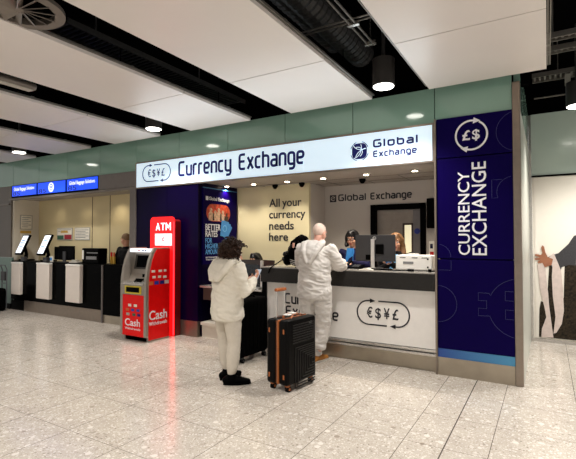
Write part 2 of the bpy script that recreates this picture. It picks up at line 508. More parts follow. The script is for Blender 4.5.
# ------------------------------------------------------------------ lamps
lamp0 = None
spots = [(-1.53, 4.62, 'black cylinder downlight hanging above the small logo end of the lit sign'),
         (-5.13, 4.60, 'black cylinder downlight hanging above the left end of the lit sign'),
         (-8.72, 4.50, 'black cylinder downlight hanging far left, above the baggage desk screens'),
         (.345, 6.55, 'black cylinder downlight at the right edge, in front of the poster wall')]
for x, y, lab in spots:
    if lamp0 is None:
        lamp0 = thing('cylinder_downlight', (x, y, 3.25), lab, 'ceiling lamp', 0, 'cylinder downlights')
        bm = BM()
        cyl(bm, (0, 0, 0), (0, 0, .30), .122, 32); cyl(bm, (0, 0, .28), (0, 0, 1.05), .02, 10)
        link('housing', bm, 'lamp_body', lamp0)
        link('lens', cyl(BM(), (0, 0, -.006), (0, 0, .004), .110, 32), 'lamp_glow', lamp0)
    else:
        c = copy_tree(lamp0); c.location = (x, y, 3.25); c['label'] = lab
def spot(x, y, z, power, size=110, blend=.6, col=(1, .96, .915), r=.1):
    l = bpy.data.lights.new('spot', 'SPOT'); l.energy = power; l.spot_size = math.radians(size); l.spot_blend = blend
    l.color = col; l.shadow_soft_size = r
    o = bpy.data.objects.new('spot_light', l); COL.objects.link(o); o.location = (x, y, z); return o
def area(x, y, z, sx, sy, power, col=(1, .95, .88), rot=(0, 0, 0)):
    l = bpy.data.lights.new('area', 'AREA'); l.shape = 'RECTANGLE'; l.size = sx; l.size_y = sy; l.energy = power; l.color = col
    o = bpy.data.objects.new('area_light', l); COL.objects.link(o); o.location = (x, y, z); o.rotation_euler = rot; return o
for x, y, _ in spots: spot(x, y, 3.235, 190 if y < 5 else 150, 120, .8)
for x in (-12.6, -8.9, -5.2, -1.49, 2.2):                     # the same rows carried on over the concourse
    for y in (1.3, -2.2): spot(x, y, 3.235, 150 if x < -5.5 else 175 if x < -3 else 225, 130, .8)
for y in (4.52, 1.3): spot(2.2, y, 3.235, 190, 120, .8)

# ------------------------------------------------------------------ things in the ceiling void
t = thing('swirl_diffuser', (-3.44, 1.76, 3.31), 'round swirl air diffuser with radial vanes at the top left corner', 'air vent')
bm = BM()
for k in range(48):
    a0, a1 = 2*PI*k/48, 2*PI*(k+1)/48
    q = [bm.verts.new((r*math.cos(a), r*math.sin(a), z)) for r, a, z in ((.24, a0, .0), (.315, a0, .0), (.315, a1, .0), (.24, a1, .0))]
    q2 = [bm.verts.new((r*math.cos(a), r*math.sin(a), z)) for r, a, z in ((.24, a0, .05), (.315, a0, .03), (.315, a1, .03), (.24, a1, .05))]
    bm.faces.new(q); bm.faces.new(q2[::-1])
    bm.faces.new((q[1], q2[1], q2[2], q[2])); bm.faces.new((q[0], q[3], q2[3], q2[0]))
link('rim', bm, 'panel_edge', t)
for k in range(14):
    a = 2*PI*k/14; bm = BM()
    box(bm, .03, .25, -.024, .024, .004, .008)
    bmesh.ops.rotate(bm, verts=bm.verts, cent=(0, 0, .006), matrix=Matrix.Rotation(math.radians(35), 3, 'X'))
    bmesh.ops.rotate(bm, verts=bm.verts, cent=(0, 0, 0), matrix=Matrix.Rotation(a, 3, 'Z'))
    link('vane', bm, 'panel_edge', t)
bm = BM(); cyl(bm, (0, 0, -.002), (0, 0, .02), .04, 24); link('hub', bm, 'panel_edge', t)
bm = BM(); cyl(bm, (0, 0, .052), (0, 0, .99), .235, 32); link('duct_collar', bm, 'void', t)

t = thing('emergency_light', (-5.24, 2.55, 3.33), 'pale oblong emergency light fitting in the dark gap on the left', 'emergency light')
bm = BM(); box(bm, -.07, .07, -.32, .32, 0, .08, .03); link('cover', bm, 'panel_edge', t)
bm = BM(); box(bm, -.045, .045, -.28, .28, -.008, .005, .003); link('lens', bm, 'paper_grey', t)
for y in (-.2, .2): link('hanger', cyl(BM(), (0, y, .08), (0, y, .97), .008, 8), 'void_metal', t)

t = thing('conduit_run', (-1.6, 0, 3.66), 'twin steel conduits running to the downlight above the sign', 'conduit')
for dx in (-.03, .03): link('pipe', cyl(BM(), (dx, -1, 0), (dx, 4.44, 0), .011, 10), 'rail_grey', t)
for y in (1.2, 2.2, 3.2, 3.92, 4.4): link('bracket', B(-.06, .06, y-.02, y+.02, -.016, .02), 'steel_light', t)
for y in (1.2, 3.2, 4.4): link('hanger', cyl(BM(), (0, y, .02), (0, y, .64), .005, 8), 'steel_light', t)
t = thing('cross_conduit', (-1.6, 3.92, 3.70), 'steel conduit crossing the twin conduits between two ceiling panels', 'conduit')
for dy in (-.03, .03): link('pipe', cyl(BM(), (-1.6, dy, 0), (.9, dy, 0), .009, 10), 'rail_grey', t)
for x in (-1.2, .6): link('hanger', cyl(BM(), (x, 0, 0), (x, 0, .60), .005, 8), 'rail_grey', t)
def PF(bm, along):
    if along == 'x': return lambda u, v, a0, a1, c0, c1: box(bm, u, v, a0, a1, c0, c1)
    return lambda u, v, a0, a1, c0, c1: box(bm, a0, a1, u, v, c0, c1)
def ladder(name, x0, x1, y, z, wid, lab, m='void_metal', along='x', hz=4.3):
    t = thing(name, ((x0+x1)/2, y, z), lab, 'cable tray') if along == 'x' else thing(name, (y, (x0+x1)/2, z), lab, 'cable tray')
    h = (x1-x0)/2; bm = BM()
    bm.free()
    for s in (-1, 1):
        bm = BM(); P = PF(bm, along); P(-h, h, s*wid/2-.008, s*wid/2+.008, -.03, .03); link('side_rail', bm, m, t)
    bm = BM(); P = PF(bm, along)
    n = int(2*h/.06)
    for k in range(n): u = -h+.03+k*.06; P(u-.012, u+.012, -wid/2, wid/2, -.012, .0)
    link('rung', bm, m, t)
    q = -h+.3
    while q < h:
        bm = BM(); P = PF(bm, along); P(q-.006, q+.006, wid/2-.006, wid/2+.006, .03, hz-z); q += 1.5
        link('hanger', bm, m, t)
    return t
ladder('cable_tray', -.22, 4., 5.43, 3.74, .10, 'upper of the two ladder cable trays right of the nearest ceiling panel', 'rail_grey')
ladder('cable_tray', -.22, 4., 5.80, 3.74, .10, 'lower of the two ladder cable trays right of the nearest ceiling panel', 'rail_grey')
tr = ladder('wide_cable_tray', -.15, 4., 6.70, 3.74, .22, 'wide pale cable tray above the cylinder downlight at the right edge', 'rail_grey')
link('clip', B(-1.70, -1.64, -.06, .06, -.15, -.03), 'paper_grey', tr)
t = thing('pipe_run', (1.8, 7.7, 3.75), 'thin horizontal pipe above the green glass at the right', 'pipe')
link('pipe', cyl(BM(), (-1.95, 0, 0), (2.4, 0, 0), .012, 10), 'rail_grey', t)
for x in (-1.2, .6): link('hanger', cyl(BM(), (x, 0, 0), (x, 0, .55), .005, 8), 'rail_grey', t)
# ducts above the panels
for (x, y0, y1, z, r, lab, nm) in ((-2.0, 2.4, 5.2, 3.92, .17, 'dark flexible duct in the ceiling gap beside the twin conduits', 'air_duct'),
                               (-2.33, 2.5, 5.1, 4.12, .14, 'thinner dark ribbed duct higher up in the gap beside the panel above the customers', 'air_duct')):
    t = thing(nm, (x, (y0+y1)/2, z), lab, 'air duct')
    L_ = y1-y0; n = int(L_/.05); pts = [(0, -L_/2+i*L_/n, 0) for i in range(n+1)]
    link('hose', loft(BM(), pts, [r if i % 2 else r*.92 for i in range(n+1)], 20, side=(1, 0, 0), caps=False), 'void_metal', t)
    for y in (-L_/2+.4, L_/2-.4): link('strap', B(-.012, .012, y-.02, y+.02, 0, 4.3-z), 'void_metal', t)
ladder('mesh_tray', 2.4, 5.2, -4.02, 3.62, .34, 'wire mesh tray running in the dark gap right of the swirl diffuser', 'void_metal', 'y')
t = thing('fan_coil_box', (-2.45, 1.75, 3.62), 'brass coloured box and dark unit in the ceiling gap at top centre', 'fan unit')
bm = BM(); box(bm, .1, .9, -.5, .5, .12, .55, .02); link('casing', bm, 'void_metal', t)
bm = BM(); box(bm, .56, .72, .1, .22, .0, .12, .01); link('valve_box', bm, 'gold_paper', t)
for x in (.15, .85): link('hanger', cyl(BM(), (x, 0, .55), (x, 0, .68), .008, 8), 'void_metal', t)

# ------------------------------------------------------------------ the lit sign over the kiosk
def stadium(u0, u1, v0, v1, n=16):
    r = (v1-v0)/2; cy = (v0+v1)/2
    pts = [(u0+r, v1)] ; 
    for i in range(1, 13): pts.append((u0+r+(u1-u0-2*r)*i/12, v1))
    pts += arc(u1-r, cy, r, 90, -90, n)[1:]
    for i in range(1, 13): pts.append((u1-r-(u1-u0-2*r)*i/12, v0))
    pts += arc(u0+r, cy, r, 270, 90, n)[1:-1]
    return pts
def currency_pill(bm, u0, u1, v0, v1, wd, pl, chars, ch, th=.004, bold=.01):
    P = stadium(u0, u1, v0, v1); n = len(P); r = (v1-v0)/2
    def sub(ua, ub, top):   # part of a straight
        v = v1 if top else v0
        return [(ua, v), (ub, v)]
    W = u1-u0
    left = arc(u0+r, (v0+v1)/2, r, 270, 90, 20); right = arc(u1-r, (v0+v1)/2, r, 90, -90, 20)
    a1 = u0+W*.34; a2 = u0+W*.42; b1 = u1-W*.34; b2 = u1-W*.42
    ribbon(bm, [(b2, v0)]+left+[(a1-wd*2, v1)], wd, pl, th)
    ribbon(bm, [(a2, v1)]+right+[(b1+wd*2, v0)], wd, pl, th)
    q = wd*2.1
    flat(bm, [(a1-q*1.6, v1-q*.8), (a1-q*1.6, v1+q*.8), (a1+q*.4, v1)], pl, th)
    flat(bm, [(b1+q*1.6, v0-q*.8), (b1+q*1.6, v0+q*.8), (b1-q*.4, v0)], pl, th)
    m = W*.17; step = (W-2*m)/len(chars); cy = (v0+v1)/2
    for i, c in enumerate(chars):
        c0 = u0+m+step*i+step*.14
        text(bm, c, c0, c0+step*.68, cy-ch/2, ch, pl, th, bold)
    return bm
def globe(bm_blue, bm_white, cx, cy, r, pl):
    pts = []
    for k in range(40):
        a = 2*PI*k/40; c, s = math.cos(a), math.sin(a); e = .62
        pts.append((cx+r*.86*math.copysign(abs(c)**e, c), cy+r*.86*math.copysign(abs(s)**e, s)))
    flat(bm_blue, pts, pl, .004)
    for a0 in (10, 100, 190, 280): ribbon(bm_blue, arc(cx, cy, r*1.05, a0+10, a0+62, 10), r*.07, pl, .004)
    w = r*.065
    for (ox, oy, R, a, b2) in ((-.9, .35, 1.15, -75, 20), (.75, -1.05, 1.25, 85, 160), (.2, 1.15, 1.0, 200, 300), (-.2, -.1, .55, -60, 110)):
        ribbon(bm_white, [p for p in arc(cx+ox*r, cy+oy*r, R*r, a, b2, 24) if abs(p[0]-cx) < r*.84 and abs(p[1]-cy) < r*.84], w, pl, .003, w0=.004)

t = thing('lightbox_sign', (0, FY-.012, 0), 'long white lit sign with dark blue lettering over the exchange kiosk', 'sign')
pl = FRONT(.0)
bm = BM()
box(bm, -6.325, -1.13, -.008, .04, 2.475, 2.497); box(bm, -6.325, -1.13, -.008, .04, 2.922, 2.945)
box(bm, -6.325, -6.305, -.008, .04, 2.497, 2.922); box(bm, -1.155, -1.13, -.008, .04, 2.497, 2.922)
link('frame', bm, 'bronze', t)
bm = BM()
for a, c in ((-6.305, -4.6), (-4.597, -2.9), (-2.897, -1.155)): box(bm, a, c, 0, .035, 2.497, 2.922)
link('face', bm, 'sign_face', t, label='white glowing face')
link('lettering', sign_text(BM(), 'Currency', -5.275, -4.155, 2.615, .255, pl, wt=.15), 'ink', t)
link('lettering', sign_text(BM(), 'Exchange', -4.02, -2.876, 2.615, .255, pl, wt=.15), 'ink', t)
bm = BM(); currency_pill(bm, -6.14, -5.46, 2.585, 2.865, .016, pl, '€$¥£', .125, bold=0); link('currency_emblem', bm, 'ink', t)
ba, bb = BM(), BM(); globe(ba, bb, -2.07, 2.705, .118, pl); link('globe_emblem', ba, 'ink', t); link('globe_line', bb, 'sign_face', t)
link('small_lettering', sign_text(BM(), 'Global', -1.885, -1.32, 2.728, .105, pl, wt=.21, sp=.3), 'ink', t)
link('small_lettering', sign_text(BM(), 'Exchange', -1.885, -1.335, 2.605, .085, pl, wt=.2, sp=.3), 'ink', t)

# ------------------------------------------------------------------ pillar sign
t = thing('pillar_sign', (0, FY, 0), 'tall navy pillar sign with vertical white lettering on steel base', 'sign')
pl = FRONT(-.02)
for z0, z1 in ((2.512, 2.975), (1.345, 2.50), (.305, 1.333)): link('navy_panel', B(-1.108, -.312, -.02, .09, z0, z1, bev=.003), 'navy', t)
m_ = mat('strip_gradient', (50, 100, 165), .4, vary=0); nt_ = m_.node_tree
sp_ = nt_.nodes.new('ShaderNodeSeparateXYZ'); rp_ = nt_.nodes.new('ShaderNodeValToRGB'); mr_ = nt_.nodes.new('ShaderNodeMapRange')
tc_ = [n for n in nt_.nodes if n.type == 'TEX_COORD'][0]
nt_.links.new(tc_.outputs['Object'], sp_.inputs[0]); nt_.links.new(sp_.outputs[0], mr_.inputs[0]); mr_.inputs[1].default_value = -1.108; mr_.inputs[2].default_value = -.312
nt_.links.new(mr_.outputs[0], rp_.inputs[0]); rp_.color_ramp.elements[0].color = lin((36, 72, 146)); rp_.color_ramp.elements[1].color = lin((70, 142, 182))
nt_.links.new(rp_.outputs[0], nt_.nodes['Principled BSDF'].inputs['Base Color'])
link('colour_strip', B(-1.108, -.312, -.02, .09, .205, .303), 'strip_gradient', t)
bm = BM(); box(bm, -1.108, -.312, -.022, .09, 0, .2); box(bm, -1.108, -.312, -.03, .0, .19, .205); link('steel_base', bm, 'steel', t)
link('edge_post', B(-1.132, -1.109, -.04, .09, 0, 2.975, bev=.003), 'bronze', t)
link('core', B(-1.10, -.32, .09, .1, 0, 2.97), 'black', t)
bm = BM(); rp = rot90(pl)
link('lettering', text(bm, 'CURRENCY', 1.388, 2.335, .752, .118, rp, bold=.006), 'white_letter', t)
link('lettering', text(BM(), 'EXCHANGE', 1.388, 2.435, .578, .145, rp, bold=.006), 'white_letter', t)
bm = BM(); cx, cy = -.725, 2.745
ribbon(bm, arc(cx, cy, .165, 60, -105, 30), .02, pl); ribbon(bm, arc(cx, cy, .165, 240, 82, 30), .02, pl)
for a in (-105, 82):
    p = (cx+.165*math.cos(math.radians(a)), cy+.165*math.sin(math.radians(a))); d = 1
    tx, ty = math.sin(math.radians(a)), -math.cos(math.radians(a)); nx, ny = -ty, tx
    flat(bm, [(p[0]+nx*.035, p[1]+ny*.035), (p[0]-nx*.035, p[1]-ny*.035), (p[0]+tx*.075, p[1]+ty*.075)], pl)
text(bm, '£', cx-.095, cx-.01, cy-.05, .105, pl, bold=.02); text(bm, '$', cx+.01, cx+.09, cy-.05, .105, pl, bold=.02)
link('currency_icon', bm, 'white_letter', t)
link('outline_motif', ribbon(BM(), arc(-1.107, .82, .21, -90, 90, 24), .005, pl, .002), 'navy_line', t)
link('outline_motif', ribbon(BM(), [(-1.105, 1.21), (-.955, 1.21), (-.955, 1.325)], .005, pl, .002), 'navy_line', t)
link('outline_motif', ribbon(BM(), arc(-1.107, 1.36, .15, 0, 80, 8), .005, pl, .002), 'navy_line', t)
e = arc(-.25, .82, .32, 259, 198, 12); e2 = arc(-.25, .82, .32, 162, 101, 12)
link('outline_motif', ribbon(BM(), e+[(-.67, .715), (-.67, .80), (-.585, .80), (-.585, .885), (-.67, .885), (-.67, .97)]+[(-.56, .97)]+e2[1:], .005, pl, .002), 'navy_line', t)
link('outline_motif', ribbon(BM(), [(-.315, .70), (-.40, .70), (-.40, .80), (-.315, .80)], .005, pl, .002), 'navy_line', t)
link('outline_motif', ribbon(BM(), [(-.315, .90), (-.40, .90), (-.40, 1.0), (-.315, 1.0)], .005, pl, .002), 'navy_line', t)
link('outline_motif', ribbon(BM(), arc(-.30, 2.08, .17, 100, 200, 16), .005, pl, .002), 'navy_line', t)
link('outline_motif', ribbon(BM(), [(-.46, 2.02), (-.52, 2.02), (-.52, 2.22), (-.42, 2.22)], .005, pl, .002), 'navy_line', t)
link('outline_motif', ribbon(BM(), arc(-.25, 2.74, .22, 105, 255, 20), .005, pl, .002), 'navy_line', t)

# ------------------------------------------------------------------ kiosk downlights and cameras
for i, (x, y) in enumerate([(-4.77, 5.92), (-4.20, 5.92), (-3.55, 5.92), (-2.90, 5.90), (-2.21, 5.88), (-1.52, 5.88)]):
    if i == 0:
        d0 = thing('kiosk_spotlight', (x, y, 2.5), '', 'spotlight', 0, 'small recessed kiosk spotlights')
        bm = BM()
        loft(bm, [(0, 0, -.012), (0, 0, 0)], [.055, .06], 24, caps=False); link('bezel', bm, 'steel_light', d0)
        link('bulb', cyl(BM(), (0, 0, -.016), (0, 0, -.012), .036, 20), 'downlight_glow', d0)
        c = d0
    else:
        c = copy_tree(d0); c.location = (x, y, 2.5)
    c['label'] = ['small recessed ceiling spotlight above the navy poster on the side wall',
                  'small recessed ceiling spotlight above the word your on the cream wall',
                  'small recessed ceiling spotlight above the right end of the cream wall lettering',
                  'small recessed ceiling spotlight above the grey wall left of the back wall lettering',
                  'small recessed ceiling spotlight above the staff woman in the navy jacket',
                  'small recessed ceiling spotlight nearest the navy pillar sign'][i]
    spot(x, y, 2.47, 21 if i < 3 else 36, 115, .8, (1, .89, .74), .03)
for i, (x, y, lab) in enumerate([(-3.97, 6.22, 'black dome camera on the kiosk ceiling, left one of the pair before the cream wall'),
                                 (-3.45, 6.22, 'black dome camera on the kiosk ceiling, right one of the pair before the cream wall'),
                                 (-2.43, 6.30, 'black dome camera on the kiosk ceiling above the staff woman')]):
    if i == 0:
        c0 = thing('dome_camera', (x, y, 2.5), lab, 'camera', 0, 'kiosk dome cameras')
        link('mount', cyl(BM(), (0, 0, -.03), (0, 0, 0), .05, 20), 'black', c0)
        bm = BM(); ell(bm, (0, 0, -.03), (.042, .042, .045)); link('dome', bm, 'black_gloss', c0, True)
    else:
        c = copy_tree(c0); c.location = (x, y, 2.5); c['label'] = lab

# wall lettering
t = thing('wall_lettering', (-3.8, 6.302, 1.54), 'four line black wall lettering on the cream kiosk wall', 'lettering')
for s, u1, z in (('All', -3.925, 2.133), ('your', -3.50, 2.133), ('currency', -3.425, 1.936), ('needs', -3.648, 1.742), ('here', -3.76, 1.550)):
    link('text_line', text(BM(), s, (-4.14 if s != 'your' else -3.875)+3.8, u1+3.8, z-1.54, .135, FRONT(0), .006, .012), 'ink_black', t)
t = thing('wall_lettering', (-2.5, 6.9, 2.2), 'black company name lettering with square emblem on the grey back wall', 'lettering')
link('text_line', sign_text(BM(), 'Global', -.60, -.095, .03, .118, FRONT(0), .008, .17), 'ink_black', t)
link('text_line', sign_text(BM(), 'Exchange', -.02, .668, .03, .118, FRONT(0), .008, .17), 'ink_black', t)
bm = BM(); P = FRONT(0); flat(bm, [(-.76, .02), (-.64, .02), (-.64, .142), (-.76, .142)], P, .006)
link('emblem', bm, 'ink_black', t)
bm = BM(); ribbon(bm, arc(-.70, .081, .035, 0, 330, 16), .01, P, .003, w0=.006); ribbon(bm, [(-.74, .06), (-.66, .11)], .008, P, .003, w0=.006)
link('emblem_line', bm, 'wall_grey', t)

# poster on the side wall
t = thing('wall_poster', (-4.84, 5.76, 1.16), 'navy exchange rate poster with orange photo and blue banknotes on the side wall', 'poster')
pl = PLUSX(.03); Z = lambda z: z-1.16
U = lambda y: y-5.76
link('board', B(0, .03, U(5.36), U(6.25), 0, Z(2.43)), 'navy', t)
link('edge_strip', B(.0, .034, U(5.36), U(6.25), Z(2.415), Z(2.43)), 'cyan_strip', t)
link('lettering', text(BM(), 'Global Exchange', U(5.50), U(6.04), Z(2.225), .055, pl, .003, .01), 'white_letter', t)
link('emblem', flat(BM(), [(U(5.425), Z(2.22)), (U(5.485), Z(2.22)), (U(5.485), Z(2.285)), (U(5.425), Z(2.285))], pl, .003), 'white_letter', t)
bm = BM(); text(bm, 'BETTER', U(5.42), U(5.80), Z(1.725), .10, pl, .003, .012);  link('lettering', bm, 'white_letter', t); bm = BM(); text(bm, 'RATES', U(5.42), U(5.72), Z(1.615), .10, pl, .003, .012)
link('lettering', bm, 'white_letter', t); bm = BM(); text(bm, 'BETTER RATES THE MORE', U(5.43), U(5.95), Z(1.262), .022, pl, .003, .01); text(bm, 'YOU EXCHANGE', U(5.43), U(5.80), Z(1.225), .022, pl, .003, .01)
link('lettering', bm, 'white_letter', t)
for s, u1, z in (('FOR', 5.58, 1.515), ('HIGHER', 5.74, 1.42), ('AMOUNTS', 5.80, 1.325)): link('blue_lettering', text(BM(), s, U(5.42), U(u1), Z(z), .08, pl, .003), 'text_cyan', t)
bm = BM(); flat(bm, stadium(U(5.44), U(6.06), Z(1.875), Z(2.165)), pl, .003); link('photo', bm, 'photo_red', t)
for k, (u, z, r, m) in enumerate(((5.55, 2.06, .036, 'photo_skin'), (5.66, 2.03, .03, 'photo_skin'), (5.75, 2.07, .034, 'photo_skin'), (5.86, 2.04, .032, 'photo_skin'), (5.96, 2.0, .028, 'photo_dark'))):
    hd_ = arc(U(u), Z(z), r, -50, 230, 14)
    link('photo_figure', flat(BM(), [(U(u)-r*1.5, Z(1.885)), (U(u)+r*1.5, Z(1.885)), (U(u)+r*1.6, Z(z)-r*1.5)]+hd_+[(U(u)-r*1.6, Z(z)-r*1.5)], pl, .002, w0=.003+.0004*k), m, t)
for k, (u, z, h) in enumerate(((5.61, 1.89, .12), (5.80, 1.885, .13), (5.91, 1.90, .08))):
    link('photo_shadow', flat(BM(), [(U(u)-.02, Z(z)), (U(u)+.022, Z(z)), (U(u)+.012, Z(z)+h), (U(u)-.01, Z(z)+h)], pl, .002, w0=.0055), 'photo_dark', t)
for k, a in enumerate((35, 22, 8)):
    c, s = math.cos(math.radians(-a)), math.sin(math.radians(-a)); ox, oy = U(5.87), Z(1.62)
    q = [(ox+c*u-s*v, oy+s*u+c*v) for u, v in ((-.09, 0), (.11, 0), (.11, .27), (-.09, .27))]
    link('banknote', flat(BM(), q, pl, .003, w0=.003+.003*k), 'note_blue', t)
bm = BM(); ribbon(bm, arc(U(5.90), Z(1.76), .05, 0, 360, 20), .012, pl, .002, w0=.013); link('note_motif', bm, 'note_light', t)

# ------------------------------------------------------------------ main counter
t = thing('exchange_counter', (-2.37, FY, 0), 'long white exchange counter with dark granite top under the lit sign', 'counter')
X = lambda x: x+2.37
x0, x1 = X(-3.593), X(-1.136)
link('front_panel', B(X(-3.52), x1, .02, .08, .27, .96), 'counter_white', t)
link('end_panel', B(x0, X(-3.52), .0, .5, 0, .96), 'black', t, label='black end panel')
bm = BM(); box(bm, x0, x1, -.04, .0, .955, 1.155, .003); link('apron', bm, 'granite', t)
bm = BM(); box(bm, x0, x1, -.04, .52, 1.156, 1.172, .002); link('worktop', bm, 'granite_glare', t)
link('core', B(X(-3.5), x1, .08, .5, .0, 1.15), 'counter_white', t)
bm = BM(); box(bm, X(-3.52), x1, .06, .08, 0, .18); link('kick_plate', bm, 'steel', t)
for z in (.188, .235): 
    bm = BM(); box(bm, X(-3.52), x1, -.005, .06, z, z+.03, .004); link('bumper_rail', bm, 'steel_light', t)
P = FRONT(.02)
bm = BM(); currency_pill(bm, X(-2.12), X(-1.448), .487, .787, .017, P, '€$¥£', .125, bold=.012); link('currency_emblem', bm, 'ink_black', t)
link('lettering', sign_text(BM(), 'Currency', X(-3.215), X(-2.52), .66, .15, P, wt=.15), 'ink_black', t)
link('lettering', sign_text(BM(), 'Exchange', X(-3.20), X(-2.384), .485, .15, P, wt=.15), 'ink_black', t)

# low desk
t = thing('low_service_desk', (-4.2, FY, 0), 'low dark desk between the navy wall and the tall counter', 'desk')
X = lambda x: x+4.2
bm = BM(); box(bm, X(-4.80), X(-3.6), .0, .56, .80, .83, .004); link('desk_top', bm, 'steel_light', t)
link('modesty_panel', B(X(-4.78), X(-4.05), .06, .10, .60, .80), 'dark_brown', t)
link('modesty_panel', B(X(-4.05), X(-3.62), .10, .14, .25, .80), 'black', t)
link('back_panel', B(X(-4.78), X(-3.62), .40, .44, .27, .80), 'black', t)
link('foot_ledge', B(X(-4.80), X(-3.6), .02, .44, .20, .245), 'wall_pale', t)
link('kick_plate', B(X(-4.80), X(-3.6), .06, .44, 0, .20), 'wall_pale', t)

# glass screen on the low desk
t = thing('glass_screen', (-3.9, 5.42, .83), 'dark glass screen with silver post on the low desk', 'glass screen')
link('pane', B(-.19, .19, -.006, .006, .02, .36), 'dark_glass', t)
bm = BM(); box(bm, .19, .225, -.02, .02, 0, .42, .004); link('post', bm, 'silver', t)
bm = BM(); box(bm, -.02, .22, -.09, .03, 0, .022, .004); link('foot', bm, 'silver', t)
# wide low monitor
t = thing('curved_monitor', (-3.97, 5.72, .83), 'wide brown-black monitor back behind the low desk glass screen', 'monitor')
bm = BM()
n = 12; 
for i in range(n):
    a, b2 = -.36+.72*i/n, -.36+.72*(i+1)/n; f = lambda x: .10*(x/.36)**2*-1
    q = [bm.verts.new((x, f(x)+dy, z)) for x, dy, z in ((a, 0, .05), (b2, 0, .05), (b2, 0, .415), (a, 0, .415), (a, .03, .05), (b2, .03, .05), (b2, .03, .415), (a, .03, .415))]
    for fc in ((0, 1, 2, 3), (5, 4, 7, 6), (3, 2, 6, 7), (1, 0, 4, 5)): bm.faces.new([q[k] for k in fc])
    if i == 0: bm.faces.new([q[k] for k in (0, 3, 7, 4)])
    if i == n-1: bm.faces.new([q[k] for k in (1, 5, 6, 2)])
link('housing', bm, 'mon_brown', t)
bm = BM(); box(bm, -.03, .03, .0, .03, .01, .2); box(bm, -.13, .13, -.06, .12, 0, .012, .004); link('stand', bm, 'mon_back', t)
# keypad on low desk
t = thing('card_reader', (-3.84, 5.28, .83), 'small pale card reader at the foot of the silver post', 'card reader')
bm = BM(); box(bm, -.06, .03, -.06, .03, 0, .03, .006); link('body', bm, 'plastic_grey', t)
bm = BM()
for i in range(3):
    for j in range(3): box(bm, -.05+.025*i, -.034+.025*i, -.05+.022*j, -.036+.022*j, .03, .035)
link('keys', bm, 'plastic_white', t)

# ------------------------------------------------------------------ things on the counter
CT = 1.172
t = thing('staff_monitor', (-2.0, 5.62, CT), 'large grey monitor seen from behind on silver stand', 'monitor')
bm = BM(); box(bm, -.275, .285, .0, .02, .10, .455, .006); link('back_shell', bm, 'mon_back', t)
bm = BM(); box(bm, -.27, .28, .019, .024, .105, .45); link('screen', bm, 'screen_dark', t)
bm = BM(); box(bm, .02, .13, -.02, .0, .20, .33, .008); link('mount_plate', bm, 'black', t)
bm = BM(); box(bm, -.12, -.04, -.012, .0, .12, .19); link('port_panel', bm, 'black', t)
bm = BM(); box(bm, -.04, .01, -.035, -.02, .005, .40, .004); link('neck', bm, 'silver', t)
bm = BM(); box(bm, -.12, .09, -.13, .10, 0, .01, .003); link('stand_foot', bm, 'silver', t)
bm = BM(); ribbon(bm, arc(.0, .41, .022, 0, 360, 20), .006, FRONT(0), .003); text(bm, 'hp', -.014, .014, .40, .026, FRONT(0), .003); link('round_logo', bm, 'silver', t)
t = thing('printer', (-1.44, 5.58, CT), 'white box printer on the counter next to the pillar sign', 'printer')
bm = BM(); box(bm, -.225, .225, -.11, .2, .01, .195, .012); link('case', bm, 'plastic_white', t)
bm = BM(); box(bm, -.13, .0, -.114, -.108, .085, .115); link('vent_panel', bm, 'plastic_grey', t)
bm = BM()
for u in (-.17, -.02, .1): box(bm, u, u+.07, -.113, -.108, .16, .168)
for z in (.15, .05): box(bm, .165, .185, -.115, -.108, z-.01, z+.01)
link('button', bm, 'black', t)
bm = BM(); box(bm, -.22, .22, -.10, .19, 0, .012); link('foot', bm, 'plastic_grey', t)
bm = BM(); box(bm, -.09, .01, -.06, .12, .195, .212, .004); link('paper_cover', bm, 'plastic_white', t)
t = thing('cable_plug', (-1.45, 5.36, CT), 'small black plug with cable lying in front of the white printer', 'cable')
bm = BM(); box(bm, -.035, .045, -.018, .018, 0, .03, .008); link('plug', bm, 'black', t)
bm = BM(); loft(bm, [(-.04, 0, .008), (-.12, .02, .006), (-.2, -.02, .006), (-.3, .01, .006)], [.006]*4, 8); link('wire', bm, 'black', t)
t = thing('cable_plug', (-1.22, 5.37, CT), 'black plug at the counter end right under the printer corner', 'cable')
bm = BM(); box(bm, -.02, .02, -.018, .018, 0, .035, .008); link('plug', bm, 'black', t)
bm = BM(); loft(bm, [(.02, 0, .01), (.05, .02, .006), (.07, .03, .006)], [.005]*3, 8); link('wire', bm, 'black', t)
t = thing('desk_phone', (-2.24, 5.53, CT), 'black desk phone on the counter in front of the staff woman', 'telephone')
bm = BM(); prism(bm, [(-.07, 0), (.09, 0), (.09, .05), (-.07, .02)], lambda u, v: Vector((-.1, u, v)), lambda u, v: Vector((.1, u, v))); link('base', bm, 'black', t)
bm = BM(); loft(bm, [(-.08, -.06, .055), (-.08, -.03, .075), (-.08, .05, .09), (-.08, .08, .075)], [.018]*4, 10); link('handset', bm, 'black', t)
bm = BM()
for i in range(3):
    for j in range(4): box(bm, -.03+.035*i, -.008+.035*i, -.05+.03*j, -.03+.03*j, .028+.006*j, .034+.006*j)
link('keys', bm, 'plastic_grey', t)
t = thing('keyboard', (-1.83, 5.45, CT), 'black keyboard and cables lying under the grey monitor', 'keyboard')
bm = BM(); box(bm, -.14, .12, -.06, .02, 0, .018, .005); link('base', bm, 'black', t)
bm = BM()
for i in range(8):
    for j in range(3): box(bm, -.13+.031*i, -.106+.031*i, -.055+.024*j, -.036+.024*j, .018, .023)
link('keys', bm, 'mon_back', t)
t = thing('paper_sheet', (-2.02, 5.38, CT), 'white folded paper slip on the counter beside the phone', 'paper')
bm = BM(); prism(bm, [(-.09, 0), (.09, 0), (.09, .004), (.02, .02), (-.09, .004)], lambda u, v: Vector((u, -.05, v)), lambda u, v: Vector((u, .05, v))); link('slip', bm, 'paper', t)
t = thing('banknote_fan', (-1.82, 5.66, 1.26), 'fan of blue notes held by the long-haired staff member', 'banknotes')
bm0 = BM()
